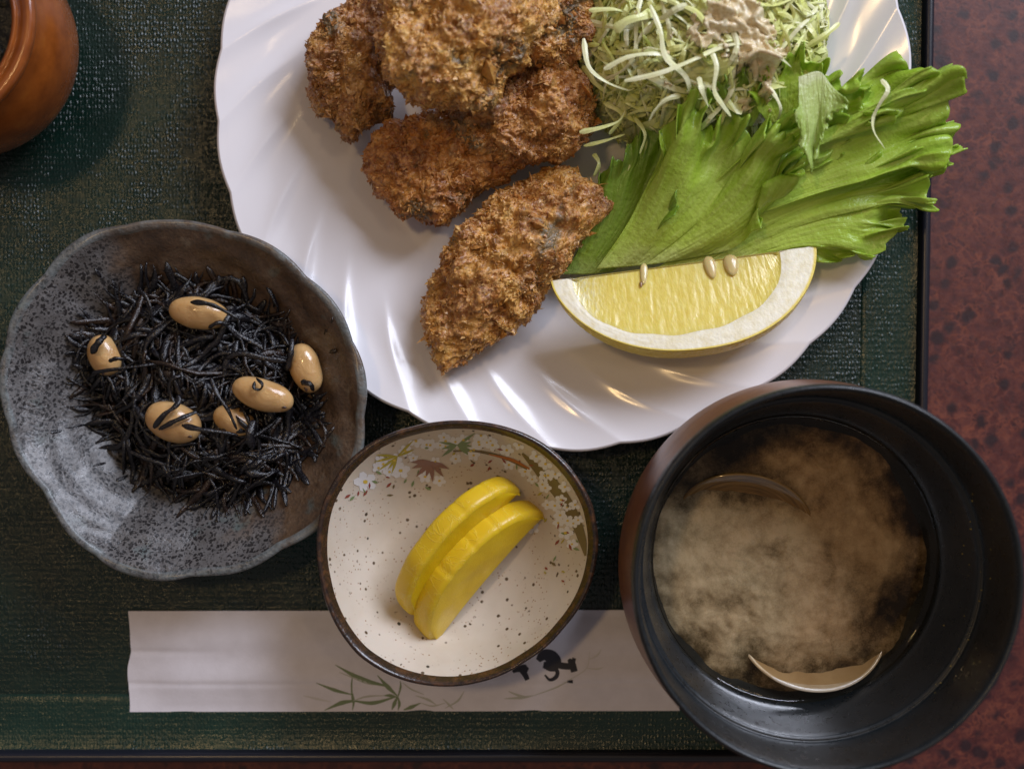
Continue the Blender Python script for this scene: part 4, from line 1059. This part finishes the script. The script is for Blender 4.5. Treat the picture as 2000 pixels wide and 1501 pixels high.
msk = .9 * blob(1360, 75, 26, 24) + .8 * blob(1450, 15, 50, 45) + .7 * blob(1490, 60, 45, 40) + .75 * blob(1500, 150, 32, 45) + .6 * blob(1470, 110, 45, 28) + .8 * blob(1480, 200, 40, 18) + .5 * blob(1400, 30, 40, 40) + .5 * blob(1570, 110, 22, 30)
msk = msk + .62 * fbm(np.stack([GX * 2.2, GY * 2.2, GX * 0], -1), 4, 2) - .56
keep = msk > 0
Zs = H + .02 + .12 * np.sqrt(np.clip(msk, 0, .5)) - .12 * (msk < .03)
idx = -np.ones((N_, N_), int); V = []; F = []
jump = np.maximum(np.abs(np.gradient(H, axis=0)), np.abs(np.gradient(H, axis=1))) > .35
for i in range(N_ - 1):
    for j in range(N_ - 1):
        q = [(i, j), (i + 1, j), (i + 1, j + 1), (i, j + 1)]
        if all(keep[a] for a in q) and not any(jump[a] for a in q):
            f = []
            for a in q:
                if idx[a] < 0: idx[a] = len(V); V.append((gx[a[0]], gy[a[1]], Zs[a]))
                f.append(int(idx[a]))
            F.append(f[::-1])
dr = tag(mesh('sesame_dressing', V, F, SAUCE, None, loc=(cc[0], cc[1], 4)), 'glossy tan sesame dressing poured over the top of the shredded cabbage', 'dressing')
solid(dr, .06, 0)

# ------------------------------------------------------------------ hijiki seaweed and beans
hc = P(392, 765, 1.6)
def hdome(x, y):
    dx, dy = x - hc[0], y - hc[1]; a = math.radians(-38)
    u = dx * math.cos(a) + dy * math.sin(a); v = -dx * math.sin(a) + dy * math.cos(a)
    q = np.clip(1 - (u / 4.9) ** 2 - (v / 4.0) ** 2, 0, 1)
    return .62 + 1.65 * q ** .6 +   .32 * math.sin(x * 2.1 + 1.3 * math.sin(y * 1.3)) * math.sin(y * 1.9 + 1) * (q > .05)
def dish_floor(x, y):
    f = math.hypot(x - dc[0], y - dc[1]) / 6.1
    return float(np.interp(f, Din[:, 0], Din[:, 1]))
hij = root('seaweed_salad', (hc[0], hc[1], .6), 'glossy black simmered seaweed strands heaped in the grey stoneware dish', 'seaweed')
rh = random.Random(77)
hb = [Bag(), Bag()]
nparts = [0]
def hstrand(pts, w_, kind, mi, part):
    n = len(pts); k = np.linspace(0, 1, n)
    if kind == 0: rad = w_ / 2 * (np.minimum(1, np.minimum(k, 1 - k) * 7 + .4)) * (1 + .12 * np.sin(k * 17 + w_ * 90))
    else: rad = w_ / 2 * (.42 + 1.0 * np.exp(-((k - .55) / .17) ** 2)) * np.minimum(1, (1 - k) * 6 + .15)
    V, F = tube(pts, rad, 6, .62, rh.gauss(0, 1.5))
    if part and nparts[0] < 300: mesh('seaweed_strand', V, F, HIJ[mi], hij); nparts[0] += 1
    else: hb[mi].add(V, F)
def rstrand(dep, ln, w_, part, x=None, y=None, d=None):
    if x is None:
        a = rh.uniform(0, 6.283); rr = rh.random() ** .5
        u, v = 4.0 * rr * math.cos(a), 3.15 * rr * math.sin(a); b = math.radians(-38)
        x = hc[0] + u * math.cos(b) - v * math.sin(b); y = hc[1] + u * math.sin(b) + v * math.cos(b)
    if d is None:
        d = rh.uniform(0, 6.283)
        rad_ = math.hypot((x - hc[0]) / 4.3, (y - hc[1]) / 3.9)
        if rad_ > .62: d = math.atan2(y - hc[1], x - hc[0]) + rh.choice([-1, 1]) * (1.57 + rh.gauss(.15, .45))
    cv = rh.gauss(0, .55); n = 11; stp = ln / n; ph = rh.uniform(0, 6); zo = rh.uniform(.02, .12); pts = []; lift = rh.gauss(0, .03)
    for k in range(n):
        z = hdome(x, y) - dep + zo * math.sin(k * .55 + ph) + lift * k * .3
        pts.append((x, y, max(z, dish_floor(x, y) + .07)))
        if part is not None and len(pts) > 4:
            dx_, dy_ = x - hc[0], y - hc[1]; b_ = math.radians(-38)
            if ((dx_ * math.cos(b_) + dy_ * math.sin(b_)) / 4.9) ** 2 + ((-dx_ * math.sin(b_) + dy_ * math.cos(b_)) / 4.0) ** 2 > 1: break
        x += math.cos(d) * stp; y += math.sin(d) * stp; d += cv * stp + rh.gauss(0, .17)
    hstrand(np.array(pts), w_, 1 if rh.random() < .42 else 0, 0 if rh.random() < .72 else 1, part)
for k in range(950): rstrand(rh.uniform(.12, .95), rh.uniform(1.2, 2.8), rh.uniform(.17, .30), False)
for k in range(250): rstrand(rh.uniform(-.12, .14), rh.uniform(1.2, 3.6), rh.choice([.12, .15, .18, .22, .30]), True)
for x, y, d, ln in [(160, 830, 3.3, 1.6), (130, 840, 3.4, 1.3), (150, 690, 3.0, .9), (640, 655, 1.2, .9), (650, 640, .9, 1.0), (640, 760, .2, 1.0), (535, 600, 1.4, 1.4), (650, 690, .6, .7), (440, 960, 4.5, .9), (480, 950, 5.0, .8), (240, 930, 3.8, 1.2),
                    (210, 545, 2.0, .8), (340, 545, 1.7, .8), (600, 860, 5.4, .9), (560, 880, 5.0, 1.0), (200, 905, 3.5, 1.3), (390, 970, 4.2, .8)]:
    p = P(x, y, 1.6); rstrand(-.08, ln, .15, True, p[0], p[1], d)

def bean(px, py, ln, wd, ang, z, label, tilt=0.0):
    z -= .14; c = P(px, py, z); r0 = root('soybean', (c[0], c[1], z), label, 'soybean', 'soybeans among the black seaweed')
    s = np.linspace(0, math.pi, 34)[:, None]; ph = np.linspace(0, 6.28319, 48, endpoint=False)[None]
    x = -np.cos(s) * ln / 2; r = np.sin(s) ** .9 * wd / 2
    groove = 1 - .10 * np.exp(-((((ph - 4.9 + math.pi) % 6.28319) - math.pi) / .22) ** 2) * np.sin(s)
    lump = 1 + .05 * noise(np.stack([x * 1.6 + 0 * ph, np.cos(ph) + 0 * s, np.sin(ph) + 0 * s], -1), px * .1)
    G = np.stack([x + 0 * ph, r * np.cos(ph) * groove * lump, r * np.sin(ph) * groove * .92 * lump], -1)
    G[..., 1] += .05 * wd * np.sin(s) * 1.0 * (G[..., 0] / ln) ** 2 * 4
    Rm = np.array((Matrix.Rotation(-ang, 3, 'Z') @ Matrix.Rotation(tilt, 3, 'Y') @ Matrix.Rotation(.5, 3, 'X')))
    sheet('bean_skin', G @ Rm.T + c, BEAN, r0, cv=True)
    k = np.linspace(-1, 1, 8); q = np.stack([k * .13 + ln * .38, k * 0 - .0, np.sqrt(np.clip((wd / 2 * .60) ** 2 - (k * .05) ** 2, 0, 9))], -1) @ Rm.T + c
    V, F = tube(q, .05 * np.sqrt(1.02 - k ** 2), 8, .6); mesh('bean_scar', V, F, BEANS_, r0)
bean(388, 612, 2.05, 1.12, .15, 2.35, 'soybean at the top of the seaweed heap, lying nearly level')
bean(513, 771, 2.15, 1.12, .30, 2.75, 'plump soybean right of centre with a dark curl of seaweed across it')
bean(596, 719, 1.75, 1.10, 1.25, 2.15, 'soybean nearest the right side of the dish, standing nearly upright in the picture')
bean(338, 825, 1.95, 1.40, .35, 2.5, 'largest soybean low in the heap, crossed by several seaweed strands')
bean(203, 694, 1.45, 1.15, 1.2, 1.95, 'soybean at the left edge of the heap, partly covered by strands')
bean(457, 822, 1.5, 1.0, .4, 2.25, 'soybean mostly buried between the two lower beans')
for pts, w_, z_ in [([(372, 590), (400, 592), (425, 600), (470, 625)], .19, 2.98), ([(407, 640), (425, 630), (452, 632)], .14, 2.75), ([(500, 738), (512, 750), (508, 760), (496, 758), (497, 745)], .12, 3.35), 
                    ([(355, 830), (390, 838), (425, 842), (465, 850)], .20, 3.3), ([(300, 835), (320, 810), (345, 790), (350, 770)], .24, 3.25), ([(310, 838), (345, 820), (385, 803)], .17, 3.2), ([(410, 735), (425, 770), (445, 800), (462, 838)], .18, 3.05),
                    ([(178, 690), (192, 668), (205, 655)], .26, 2.75), ([(212, 705), (228, 700), (246, 703)], .15, 2.6), ([(180, 728), (215, 722), (270, 715), (315, 708)], .16, 2.55), ([(495, 820), (488, 850), (494, 875)], .30, 2.9),
                    ([(588, 745), (606, 750), (612, 762)], .22, 2.72), ([(570, 660), (568, 690), (560, 725)], .2, 2.55), ([(515, 545), (530, 575), (545, 605)], .15, 2.0), ([(268, 560), (290, 590), (300, 640)], .17, 2.3),
                    ([(440, 700), (470, 690), (520, 700), (560, 705)], .2, 2.85), ([(250, 880), (300, 900), (380, 925)], .16, 2.0)]:
    zz = [z_ + .05 * math.sin(k * 2) for k in range(len(pts))]; zz[0] -= .14; zz[-1] -= .18
    hstrand(spline(np.array([P(x, y, q) for (x, y), q in zip(pts, zz)]), 16), w_, 0, 0, True)
for mi in (0, 1): tag(hb[mi].build('seaweed_strands_beneath', HIJ[mi], hij), kind='stuff')

sc.cycles.max_bounces = 8
sc.cycles.transparent_max_bounces = 12
